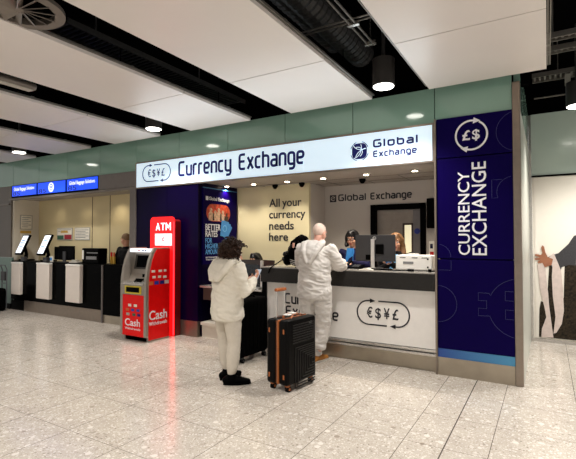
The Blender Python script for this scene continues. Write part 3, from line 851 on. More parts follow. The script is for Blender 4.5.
for k in range(4):
    bm = BM(); box(bm, -.035, .035, -.001, .001, 0, .15)
    bmesh.ops.rotate(bm, verts=bm.verts, cent=(0, 0, 0), matrix=Matrix.Rotation(math.radians(-30+18*k), 3, 'Y'))
    bmesh.ops.translate(bm, verts=bm.verts, vec=(0, .004*k, 0)); link('note', bm, 'note_blue', t)

# backpack on the counter
t = thing('backpack', (-3.10, 5.47, CT+.016), 'black backpack slumped on the counter at the left elbow of the man in white', 'bag')
bm = BM()
loft(bm, [(.02, .0, .11), (.0, .0, .2), (.03, .0, .3), (.08, .01, .37)], [(.16, .12), (.155, .12), (.13, .1), (.09, .07)], 20, side=(1, 0, 0))
ell(bm, (-.15, -.02, .09), (.07, .08, .08)); ell(bm, (.1, -.10, .12), (.12, .04, .09))
remesh(bm, 'shell', 'black_matt', t, .01, 4, .02, (12, 12, 12))
for i in range(3):
    z = .035+.024*i
    link('white_stripe', loft(BM(), [(-.03, -.165, z+.012), (.03, -.172, z-.004), (.1, -.165, z), (.16, -.15, z+.006)], [.004]*4, 8), 'silver', t)
for i in range(34):
    a = random.uniform(0, 1); bm = BM() if i == 0 else bm
    ell(bm, (-.19+.27*a+random.uniform(-.03, .03), random.uniform(-.08, .05), .10+.31*a+random.uniform(-.03, .04)), (.035, .035, .03), None, 8, 6)
link('fluffy_trim', bm, 'hair_black', t, True)
bm = BM(); loft(bm, [(-.17, -.06, .12), (-.22, -.14, .06), (-.27, -.21, .01), (-.31, -.25, -.03), (-.345, -.245, -.10)], [(.014, .006)]*5, 8, side=(0, 1, 0)); link('strap', bm, 'black', t)
bm = BM(); box(bm, -.02, .01, -.125, -.10, .26, .33, .006); link('tag', bm, 'skin_pink', t)

# wall screen and switch at right of the back wall
t = thing('wall_screen', (-1.42, 6.9, 1.74), 'black wall screen seen edge-on next to the pillar sign', 'screen')
bm = BM(); box(bm, -.17, .28, -.08, -.03, 0, .46, .006); link('housing', bm, 'black', t)
bm = BM(); box(bm, -.05, .15, -.03, 0, .12, .34); link('wall_mount', bm, 'mon_back', t)
t = thing('wall_call_point', (-1.53, 6.9, 1.30), 'small white wall switch with red mark at the door frame', 'switch')
bm = BM(); box(bm, -.04, .04, -.03, 0, 0, .24, .006); link('plate', bm, 'plastic_white', t)
bm = BM(); box(bm, -.025, .03, -.036, -.03, .03, .08); link('red_mark', bm, 'red_mark', t)
bm = BM(); box(bm, -.02, .02, -.036, -.03, .13, .2); link('dark_key', bm, 'suit_navy', t)

# ------------------------------------------------------------------ cash machine
t = thing('cash_machine', (-5.49, 4.56, 0), 'red and grey cash machine standing against the navy wall', 'cash machine')
prof = [(0, .08), (0, .86), (.008, .98), (.03, 1.12), (.065, 1.25), (.115, 1.36), (.17, 1.44), (.475, 1.44), (.475, .0), (.06, .0), (.06, .08)]
inner = [(.05, .08), (.05, .86), (.10, .90), (.16, 1.02), (.22, 1.36), (.22, 1.40), (.475, 1.40), (.475, .0), (.06, .0), (.06, .08)]
for s in (-1, 1):
    xa, xb = (.22, .265) if s > 0 else (-.315, -.265)
    bm = prism(BM(), prof, lambda u, v: Vector((xa, u, v)), lambda u, v: Vector((xb, u, v))); link('side_cheek', bm, 'atm_grey', t)
bm = prism(BM(), inner, lambda u, v: Vector((-.265, u, v)), lambda u, v: Vector((.22, u, v))); link('body', bm, 'atm_grey', t)
side = [(.055, .03), (.055, .86), (.062, .98), (.085, 1.12), (.12, 1.25), (.17, 1.36), (.215, 1.425), (.475, 1.425), (.475, .03)]
bm = prism(BM(), side, lambda u, v: Vector((.265, u, v)), lambda u, v: Vector((.272, u, v))); link('red_side_panel', bm, 'atm_red', t)
P = PLUSX(.272)
link('side_lettering', text(BM(), 'Cash', .06, .42, .335, .135, P, .003, .012), 'white_letter', t)
link('side_lettering', text(BM(), 'Withdrawals', .06, .42, .25, .055, P, .003, .005), 'white_letter', t)
for u, z, a in ((.10, 1.06, .07), (.24, 1.06, .07), (.35, 1.06, .05), (.12, .97, .06), (.23, .97, .06), (.335, .96, .07)): link('card_mark', flat(BM(), [(u, z), (u+a, z), (u+a, z+.035), (u, z+.035)], P, .003), 'paper', t)
for u, m in ((.05, 'orange'), (.16, 'blue_sign'), (.27, 'ink'), (.365, 'poster_scarf')):
    bm = BM(); flat(bm, [(u, .87), (u+.085, .87), (u+.085, .925), (u, .925)], P, .003); link('card_mark', bm, m, t)
# front parts
link('front_door', B(-.262, .217, .0, .05, .08, .71, bev=.004), 'atm_red', t)
link('plinth', B(-.26, .22, .06, .46, 0, .09), 'black', t)
link('slot_panel', B(-.262, .217, -.004, .05, .715, .87, bev=.004), 'atm_grey', t)
link('slot_surround', B(-.20, .17, -.012, 0, .73, .85), 'yellow', t)
link('cash_slot', B(-.16, .13, -.02, -.012, .755, .83), 'black', t)
bm = BM(); prism(bm, [(-.02, .872), (.05, .872), (.10, .90), (.09, .915), (-.02, .89)], lambda u, v: Vector((-.262, u, v)), lambda u, v: Vector((.217, u, v))); link('shelf', bm, 'steel_light', t)
bm = BM()
def slab(bm, x0, x1, za, zb, off, th):   # a slab lying on the sloped fascia
    f = lambda z: .16+(z-1.02)*(.06/.34)
    prism(bm, [(f(za)-off, za), (f(zb)-off, zb), (f(zb)-off+th, zb), (f(za)-off+th, za)], lambda u, v: Vector((x0, u, v)), lambda u, v: Vector((x1, u, v)))
slab(bm, -.20, .16, 1.10, 1.33, .012, .012); link('screen_bezel', bm, 'atm_dark', t)
bm = BM(); slab(bm, -.15, .11, 1.13, 1.31, .016, .006); link('screen', bm, 'black_gloss', t)
bm = BM(); box(bm, -.25, .205, .12, .22, 1.37, 1.425, .004); link('light_strip', bm, 'screen_white', t)
for x, m in ((-.05, 'red_mark'), (.04, 'ink'), (.1, 'ink')): link('network_mark', B(x, x+.03, .116, .12, 1.385, 1.405), m, t)
bm = BM()
for i in range(4):
    for j in range(3):
        x = -.08+.045*i; y = .06+.018*j; box(bm, x, x+.034, y, y+.013, .905+.016*j, .925+.016*j)
link('keypad', bm, 'black', t)
bm = BM(); box(bm, .06, .15, .105, .15, .98, 1.03, .004); link('card_slot', bm, 'black', t)
P = FRONT(0)
link('front_lettering', text(BM(), 'Cash', -.20, .14, .235, .105, P, .003, .012), 'white_letter', t)
link('front_lettering', text(BM(), 'Withdrawals', -.20, .15, .175, .035, P, .003, .004), 'white_letter', t)
for u, z, m in ((-.13, .53, 'paper'), (.0, .53, 'paper'), (-.18, .46, 'orange'), (-.06, .46, 'blue_sign'), (.06, .46, 'blue_sign'), (-.17, .39, 'paper_grey'), (-.03, .39, 'green_card'), (.08, .39, 'ink')):
    bm = BM(); flat(bm, [(u, z), (u+.07, z), (u+.07, z+.04), (u, z+.04)], P, .003); link('card_mark', bm, m, t)

# illuminated totem
t = thing('illuminated_totem', (-5.487, 5.10, 0), 'tall rounded red lit totem standing behind the cash machine', 'sign')
def roundtop(u0, u1, v0, v1, r): return [(u0, v0), (u1, v0)]+arc(u1-r, v1-r, r, 0, 90, 8)+arc(u0+r, v1-r, r, 90, 180, 8)
bm = prism(BM(), roundtop(-.283, .283, 0, 1.945, .07), lambda u, v: Vector((u, .02, v)), lambda u, v: Vector((u, .032, v))); link('front_panel', bm, 'totem_red', t)
bm = prism(BM(), roundtop(-.25, .279, 0, 1.90, .05), lambda u, v: Vector((u, .032, v)), lambda u, v: Vector((u, .165, v))); link('back_box', bm, 'totem_side', t)
link('edge_light', B(.262, .281, .012, .02, .02, 1.86), 'led_red', t)
P = FRONT(.02)
link('lettering', sign_text(BM(), 'ATM', -.15, .20, 1.72, .125, P, wt=.17, sp=.32, rr=.03), 'screen_white', t)
bm = BM(); flat(bm, [(-.165, 1.47), (.225, 1.47), (.225, 1.665), (-.165, 1.665)], P, .003); link('white_plate', bm, 'screen_white', t)
bm = BM(); text(bm, '£', .0, .06, 1.545, .075, P, .002, .02, w0=.003); box(bm, -.005, .065, .014, .017, 1.512, 1.518); link('red_mark', bm, 'red_mark', t)

# ------------------------------------------------------------------ baggage desk
BS = [(-10.47, -9.455), (-9.44, -8.405), (-8.39, -7.365)]
for i, (a, c) in enumerate(BS):
    t = thing('overhead_screen', ((a+c)/2, FY-.02, 2.545), ['leftmost blue overhead screen above the baggage desk', 'middle blue overhead screen with white round emblem above the baggage desk',
              'rightmost blue overhead screen above the baggage desk'][i], 'screen', 0, 'blue baggage desk screens')
    w = (c-a)/2
    link('housing', B(-w, w, 0, .065, -.01, .255, bev=.003), 'black', t)
    link('display', B(-w+.02, w-.02, -.004, .0, .008, .24), 'screen_blue', t)
    P = FRONT(-.004); bm = BM()
    if i == 1:
        ribbon(bm, arc(0, .125, .085, 0, 360, 24), .03, P, .002, closed=False); ribbon(bm, arc(0, .125, .04, 0, 360, 16), .022, P, .002)
        link('emblem', bm, 'screen_white', t)
    else:
        text(bm, 'Global Baggage Solutions', -w+.1, w-.1, .13, .07, P, .002, .01); link('lettering', bm, 'screen_white', t)
    if i != 1 or True:
        bm = BM(); text(bm, '85', -w+.06, -w+.34, .02, .085, P, .002, .0, w0=.0005); link('number', bm, 'screen_dark', t)

t = thing('baggage_desk', (-8.9, FY, 0), 'long black baggage desk counter with steel kick on the left', 'counter')
X = lambda x: x+8.9
link('front_panel', B(X(-10.48), X(-7.25), 0, .05, .235, 1.08), 'black_gloss', t)
link('side_panel', B(X(-7.22), X(-6.49), 0, .05, .16, 1.08), 'black_gloss', t)
link('post', B(X(-7.25), X(-7.22), -.02, .06, 0, 1.09), 'grey_bar', t)
link('counter_top', B(X(-10.48), X(-6.49), .01, .30, 1.08, 1.10), 'black', t)
link('kick_plate', B(X(-9.95), X(-7.25), .01, .05, 0, .23), 'bronze', t)
link('kick_plate', B(X(-7.22), X(-6.49), .01, .05, 0, .15), 'steel', t)
link('kick_plate', B(X(-10.48), X(-9.95), .01, .05, 0, .20), 'black', t)
link('core', B(X(-10.46), X(-6.49), .06, .28, 0, 1.07), 'black', t)
# white fronts hung on the desk
wl = ['leftmost of the three white boxes on the front of the black baggage desk', 'middle white box on the front of the baggage desk under the second tilted touch screen',
      'white box nearest the cash machine on the front of the baggage desk']
for i, (a, c, z0, z1) in enumerate(((-10.33, -9.98, .36, 1.07), (-9.33, -8.86, .33, 1.08), (-8.29, -7.83, .33, 1.075))):
    t = thing('white_desk_box', ((a+c)/2, FY-.06, z0), wl[i], 'box', 0, 'white boxes on the baggage desk')
    w = (c-a)/2
    link('front', B(-w, w, -.02, .055, 0, z1-z0, bev=.008), 'box_white', t)
    link('lip', B(-w-.005, w+.005, -.025, .05, z1-z0-.03, z1-z0+.004, bev=.004), 'plastic_white', t)
# tilted touch screens
for i, x in enumerate((-10.20, -9.33)):
    t = thing('touch_screen', (x, FY+.1, 1.10), ['tilted white touch screen on black stand, left one at the framed wall notice', 'tilted white touch screen on black stand, right one beside the black monitors'][i], 'touch screen', 0, 'tilted touch screens')
    bm = BM(); box(bm, -.115, .155, -.02, .025, -.245, .24, .008); box(bm, -.02, .04, .02, .05, -.1, .1)
    h = link('housing', bm, 'black', t); h.location = (0, -.01, .36); h.rotation_euler = (math.radians(-24), 0, 0)
    bm = BM(); box(bm, -.085, .125, -.026, -.02, -.21, .21); d_ = link('display', bm, 'screen_white', t); d_.location = h.location; d_.rotation_euler = h.rotation_euler
    bm = BM()
    for z, c in ((.08, .05), (.02, .06), (-.06, .05)): box(bm, -c, c*1.4, -.029, -.026, z, z+.02)
    d_ = link('screen_text', bm, 'text_cyan', t); d_.location = h.location; d_.rotation_euler = h.rotation_euler
    bm = BM(); loft(bm, [(0, .06, .06), (0, .08, .15), (0, .04, .3)], [(.07, .04), (.045, .03), (.05, .03)], 12, side=(1, 0, 0)); box(bm, -.13, .13, -.03, .2, 0, .03, .006); link('stand', bm, 'black', t)
    bm = BM(); box(bm, .06, .2, -.08, .0, .0, .09, .006); link('scanner', bm, 'mon_back', t)
# monitors on baggage desk
t = thing('desk_monitor', (-8.72, FY+.18, 1.10), 'black monitor pair seen from behind beside the second tilted touch screen', 'monitor')
bm = BM(); box(bm, -.24, .30, 0, .03, .04, .34, .008); link('housing', bm, 'black', t)
bm = BM(); box(bm, -.48, -.2, .05, .08, .04, .32, .008); link('housing', bm, 'black', t)
bm = BM(); box(bm, -.06, .04, -.02, .0, .0, .22); box(bm, -.14, .12, -.06, .08, 0, .012); link('stand', bm, 'mon_back', t)
t = thing('ticket_printer', (-7.74, FY+.16, 1.10), 'black ticket printer box with white label on the baggage desk', 'printer')
bm = BM(); box(bm, -.26, .26, -.08, .12, 0, .3, .012); link('case', bm, 'black', t)
bm = BM(); box(bm, -.25, -.20, -.085, -.08, .08, .26); link('label_strip', bm, 'plastic_white', t)
bm = BM(); box(bm, -.10, .24, -.085, -.08, .20, .22); box(bm, -.12, .2, -.085, -.08, .08, .14); link('slot', bm, 'plastic_grey', t)
for i, (x, m) in enumerate(((-7.33, 'red_mark'), (-7.25, 'orange'))):
    t = thing('leaflet_holder', (x, FY+.26, 1.10), ['narrow dark red leaflet holder on the desk, left of two near the cash machine', 'narrow orange leaflet holder on the desk, right of two near the cash machine'][i], 'leaflet holder')
    bm = BM(); box(bm, -.02, .02, -.02, .02, 0, .14, .003); link('holder', bm, 'gold_paper', t)
    bm = BM(); box(bm, -.016, .016, -.01, .01, .02, .22); link('leaflet', bm, m, t)
t = thing('card_stand', (-9.08, FY+.1, 1.10), 'small blue and white card on the desk beside the second tilted touch screen', 'card')
bm = BM(); box(bm, -.08, .06, -.003, .003, 0, .12); link('card', bm, 'paper', t)
bm = BM(); box(bm, -.06, .02, -.006, -.003, .03, .09); link('blue_print', bm, 'note_blue', t)
t = thing('tray_stack', (-8.20, FY+.09, 1.10), 'pale little tray on the baggage desk above the third white box', 'tray')
bm = BM(); box(bm, -.16, .14, -.06, .06, 0, .03, .006); box(bm, -.1, .05, -.04, .04, .03, .06, .006); link('tray', bm, 'paper_grey', t)
# notices
def notice(nm, plane, u0, u1, v0, v1, lab, loc, kind):
    t = thing(nm, loc, lab, 'notice')
    pl = FRONT(0) if plane == 'f' else PLUSX(0)
    bm = BM(); flat(bm, [(u0, v0), (u1, v0), (u1, v1), (u0, v1)], pl, .012); link('frame', bm, 'paper_grey' if kind != 'y' else 'paper', t)
    e = .02
    if kind != 'y':
        bm = BM(); flat(bm, [(u0+e, v0+e), (u1-e, v0+e), (u1-e, v1-e), (u0+e, v1-e)], pl, .003, w0=.012); link('sheet', bm, 'paper', t)
    H = v1-v0; Wd = u1-u0
    bm = BM()
    n = 6 if kind != 'r' else 2
    for i in range(n):
        v = v1-e*2-(H-e*4)*(i+.6)/n if kind != 'r' else v1-.05-.04*i
        flat(bm, [(u0+e*2, v), (u1-e*2-Wd*.2*(i % 2), v), (u1-e*2-Wd*.2*(i % 2), v+.012), (u0+e*2, v+.012)], pl, .002, w0=.015 if kind != 'y' else .012)
    link('print', bm, 'plastic_grey', t)
    if kind == 'r':
        bm = BM(); flat(bm, [(u0+Wd*.5, v0+e), (u1-e, v0+e), (u1-e, v0+H*.45), (u0+Wd*.5, v0+H*.45)], pl, .003, w0=.015); link('red_block', bm, 'paper_red', t)
        bm = BM(); flat(bm, [(u0+e, v0+e), (u0+Wd*.45, v0+e), (u0+Wd*.45, v0+H*.4), (u0+e, v0+H*.4)], pl, .003, w0=.015); link('green_block', bm, 'green_card', t)
        bm = BM(); flat(bm, [(u0+Wd*.25, v0+H*.6), (u1-Wd*.25, v0+H*.6), (u1-Wd*.3, v0+H*.78), (u0+Wd*.3, v0+H*.78)], pl, .003, w0=.015); link('gold_block', bm, 'gold_paper', t)
    if kind == 'y':
        bm = BM(); flat(bm, [(u0-.01, v1), (u1+.01, v1), (u1+.01, v1+.06), (u0-.01, v1+.06)], pl, .014); link('yellow_header', bm, 'gold_paper', t)
notice('framed_notice', 'x', -.14, .14, -.17, .17, 'tall grey framed notice on the pale side wall of the baggage bay', (-10.5, 5.60, 1.98), 'n')
notice('paper_notice', 'x', -.11, .11, -.10, .10, 'paper notice with yellow header below the tall framed one', (-10.5, 5.59, 1.62), 'y')
notice('framed_notice', 'f', -.29, .29, -.14, .14, 'framed notice with red and green blocks on the cream baggage wall', (-9.44, 5.9, 1.70), 'r')
notice('framed_notice', 'f', -.27, .27, -.14, .14, 'plain framed white notice right of the red and green one', (-8.79, 5.9, 1.70), 'n')

# luggage trolley at the far left
t = thing('luggage_trolley', (-10.45, 4.98, 0), 'black wheeled bag with grey trolley frame at the left edge of the photo', 'luggage')
bm = BM(); box(bm, -.28, .16, -.16, .12, .07, .50, .05); link('bag', bm, 'black_matt', t)
bm = BM(); ell(bm, (-.05, -.12, .40), (.18, .09, .13)); link('pouch', bm, 'black_matt', t, True)
bm = BM()
for x in (-.1, .1): loft(bm, [(x, .14, .06), (x, .14, .9), (x, .10, 1.0)], [.013]*3, 8)
cyl(bm, (-.1, .10, 1.0), (.1, .10, 1.0), .014, 10); cyl(bm, (-.1, .14, .6), (.1, .14, .6), .012, 10)
link('frame', bm, 'trolley_grey', t)
bm = BM(); box(bm, -.09, .09, .10, .16, .66, .86, .01); link('basket', bm, 'mon_back', t)
for x in (-.2, .1): 
    bm = BM(); cyl(bm, (x-.02, .05, .05), (x+.02, .05, .05), .05, 16); link('wheel', bm, 'rubber', t)
link('base_rail', B(-.24, .13, -.14, .1, .02, .07), 'black', t)

# ------------------------------------------------------------------ suitcases
def wheels(t, w, d, acc):
    for sx in (-1, 1):
        for sy in (-1, 1):
            x, y = sx*(w/2-.045), sy*(d/2-.055)
            bm = BM(); box(bm, x-.022, x+.022, y-.022, y+.022, .052, .078, .006); wf = link('wheel_housing', bm, acc, t)
            bm = BM()
            for dx in (-.012, .012): cyl(bm, (x+dx-.008, y+.01, .03), (x+dx+.008, y+.01, .03), .03, 16)
            link('wheel', bm, 'rubber', t)
            bm = BM(); cyl(bm, (x-.024, y+.01, .03), (x+.024, y+.01, .03), .014, 12); link('wheel_hub', bm, acc, t)
t = thing('suitcase', (-2.375, 4.06, 0), 'black ridged suitcase with tan zip strip and raised tan handle behind the man', 'suitcase', math.radians(-7))
w, d, z0, z1 = .285, .515, .07, .735      # w: thickness (X), d: width (Y)
bm = BM(); box(bm, -w/2, -.017, -d/2, d/2, z0, z1, .03); link('half_shell', bm, 'case_black', t)
bm = BM(); box(bm, .017, w/2, -d/2, d/2, z0, z1, .03); link('half_shell', bm, 'case_black', t)
bm = BM(); box(bm, -.017, .017, -d/2+.004, d/2-.004, z0+.004, z1-.004, .012); link('zip_band', bm, 'leather', t, label='tan zip band')
bm = BM(); box(bm, -.004, .004, -d/2+.0, d/2, z0+.0, z1+.0, .003); link('zip', bm, 'dark_brown', t)
# nested ridges on the broad face (+X): two sets of concentric brackets
bm = BM(); P = PLUSX(w/2)
for k in range(8):
    q = .028*(k+1)
    ribbon(bm, [(d/2-.02, .40-q*1.0-.02), (d/2-.02-q*1.6, .40-q-.02), (d/2-.02-q*1.6, .36+.0), ] if False else [(d/2-.03, .26-q), (d/2-.05-q*1.5, .26-q), (d/2-.05-q*1.5, .26+q*.8), (d/2-.03, .26+q*.8)], .012, P, .007)
for k in range(8):
    q = .026*(k+1)
    ribbon(bm, [(d/2-.05-.38, .70-q-.19*0), (d/2-.05-q*.3, .70-q), (d/2-.05-q*.3, .49)], .012, P, .007)
link('ridge', bm, 'case_ridge', t)
for y in (-d/2-.003,):
    for x in (-.10, .09):
        for z in (.16, .62):
            bm = BM(); box(bm, x-.009, x+.009, y, y+.01, z-.024, z+.024, .003); link('corner_tab', bm, 'leather', t)
bm = BM(); loft(bm, [(-.02, -.12, z1), (-.02, -.11, z1+.02), (-.02, -.06, z1+.03), (-.02, .06, z1+.03), (-.02, .11, z1+.02), (-.02, .12, z1)], [(.016, .008)]*6, 10, side=(1, 0, 0)); link('top_handle', bm, 'leather', t, label='tan carry handle')
bm = BM(); box(bm, -.10, -.05, -.17, .17, z1-.005, z1+.012, .005); link('handle_base', bm, 'dark_brown', t)
for y in (-.165, -.035):
    link('handle_pole', B(-.085, -.067, y-.009, y+.009, z1, 1.03), 'silver', t)
bm = BM(); box(bm, -.096, -.056, -.185, -.015, 1.01, 1.045, .012); link('handle_grip', bm, 'leather', t, label='tan leather grip')
for x, y, r in ((.03, -.10, .2), (.0, .02, -.3)):
    bm = BM(); box(bm, x-.035, x+.035, y-.05, y+.02, z1+.03, z1+.042, .004); link('luggage_tag', bm, 'plastic_white', t)
bm = BM(); loft(bm, [(.06, -.1, z1), (.03, -.02, z1+.03), (.05, .1, z1+.02), (.02, .15, z1)], [(.014, .004)]*4, 8, side=(1, 0, 0)); link('tie_strap', bm, 'leather', t)
bm = BM(); flat(bm, [(.12, .665), (.17, .665), (.17, .68), (.12, .68)], PLUSX(w/2), .004); link('name_plate', bm, 'silver', t)
wheels(t, w, d, 'leather')

t = thing('suitcase', (-3.43, 4.68, 0), 'large plain black suitcase standing right behind the woman in cream', 'suitcase', math.radians(-3))
w, d, z0, z1 = .30, .56, .07, .80
bm = BM(); box(bm, -w/2, -.008, -d/2, d/2, z0, z1, .035); link('half_shell', bm, 'black_matt', t)
bm = BM(); box(bm, .008, w/2, -d/2, d/2, z0, z1, .035); link('half_shell', bm, 'black_matt', t)
bm = BM(); box(bm, -.01, .01, -d/2+.006, d/2-.006, z0+.006, z1-.006, .008); link('zip_band', bm, 'black', t)
bm = BM(); P = PLUSX(w/2)
for k in range(6): ribbon(bm, [(-.2+.08*k, .14), (-.2+.08*k, .74)], .012, P, .006)
link('ridge', bm, 'black_matt', t)
for y in (-.03, .05): link('handle_pole', B(-.02, .0, y-.009, y+.009, z1-.01, 1.08), 'black', t)
bm = BM(); box(bm, -.03, .01, -.05, .07, 1.06, 1.10, .012); link('handle_grip', bm, 'black', t)
bm = BM(); loft(bm, [(.05, -.1, z1), (.05, -.08, z1+.025), (.05, .08, z1+.025), (.05, .1, z1)], [.012]*4, 8); link('top_handle', bm, 'black', t)
wheels(t, w, d, 'mon_back')

# ------------------------------------------------------------------ people
def V(*a): return Vector(a)
def hand(bm, w, d, n, curl=25, side=1, sc=1.):
    """w wrist, d direction, n palm normal (fingers curl towards it), side=+1: thumb on +cross side"""
    d = Vector(d).normalized(); n = Vector(n); n = (n-d*n.dot(d)).normalized(); a = d.cross(n).normalized()*side
    w = Vector(w)
    loft(bm, [w-d*.02*sc, w+d*.03*sc, w+d*.085*sc], [(.026*sc, .018*sc), (.036*sc, .016*sc), (.042*sc, .013*sc)], 12, side=a)
    for off, ln in ((.033, .07), (.011, .08), (-.011, .075), (-.032, .058)):
        p = w+d*.08*sc+a*off*sc; q = d.copy(); pts = [p-d*.02*sc]; ax = a*side
        dirv = (d+a*off*3).normalized()
        for k in range(3):
            ang = math.radians(curl)*(k+.6)
            v = dirv*math.cos(ang)+n*math.sin(ang)
            p = p+v*ln/3*sc; pts.append(p)
        loft(bm, pts, [.0095*sc, .009*sc, .0085*sc, .007*sc], 8)
    p = w+d*.025*sc+a*.025*sc
    v1 = (d*.55+a*.75+n*.25).normalized(); v2 = (d*.85+a*.3+n*.4).normalized()
    loft(bm, [p, p+v1*.04*sc, p+v1*.04*sc+v2*.03*sc], [.013*sc, .011*sc, .008*sc], 8)

def head(bm, c, M, s=1.):
    """head of overall height about .235*s centred on c; M orients (face +Y)"""
    def E(p, r): ell(bm, Vector(c)+M @ (Vector(p)*s), Vector(r)*s, M)
    E((0, -.012, .03), (.076, .096, .088)); E((0, .022, -.035), (.060, .066, .078))
    E((0, .045, -.085), (.032, .035, .028))                       # chin
    for sx in (-1, 1):
        E((sx*.076, -.006, -.012), (.010, .020, .032))             # ear
        E((sx*.036, .058, -.030), (.024, .026, .024))              # cheek
        E((sx*.030, .076, .028), (.026, .012, .010))               # brow
    loft(bm, [Vector(c)+M @ (V(0, .084, .02)*s), Vector(c)+M @ (V(0, .098, -.02)*s), Vector(c)+M @ (V(0, .108, -.034)*s)], [.009*s, .012*s, .014*s], 10)
    for sx in (-1, 1): E((sx*.012, .096, -.036), (.008, .010, .008))
    E((0, .080, -.058), (.024, .014, .008)); E((0, .078, -.070), (.020, .013, .008))

def face_parts(t, body, c, M, s=1., glasses=False, lips='lip', hair_m='hair_black'):
    def EM(name, p, r, m):
        bm = BM(); ell(bm, Vector(c)+M @ (Vector(p)*s), Vector(r)*s, M); return link(name, bm, m, body, True)
    for sx in (-1, 1):
        e = EM('eye', (sx*.030, .076, .008), (.014, .012, .008), 'eye_white')
        EM('iris', (sx*.030, .087, .008), (.006, .003, .006), 'eye_dark')
        EM('eyebrow', (sx*.031, .086, .034), (.018, .006, .004), hair_m)
    EM('lips', (0, .090, -.062), (.021, .008, .009), lips)
    if glasses:
        bm = BM()
        for sx in (-1, 1):
            pts = [Vector(c)+M @ (V(sx*.032+.026*math.cos(a), .102, .006+.019*math.sin(a))*s) for a in [2*PI*k/16 for k in range(17)]]
            loft(bm, pts, [.0025]*17, 6, side=M @ V(0, 1, 0))
            loft(bm, [Vector(c)+M @ (V(sx*.058, .100, .01)*s), Vector(c)+M @ (V(sx*.078, .0, .01)*s)], [.0025]*2, 6)
        loft(bm, [Vector(c)+M @ (V(-.007, .103, .008)*s), Vector(c)+M @ (V(.007, .103, .008)*s)], [.0025]*2, 6)
        link('glasses', bm, 'black', t)

def limb(bm, pts, rads, seg=14): loft(bm, pts, rads, seg)

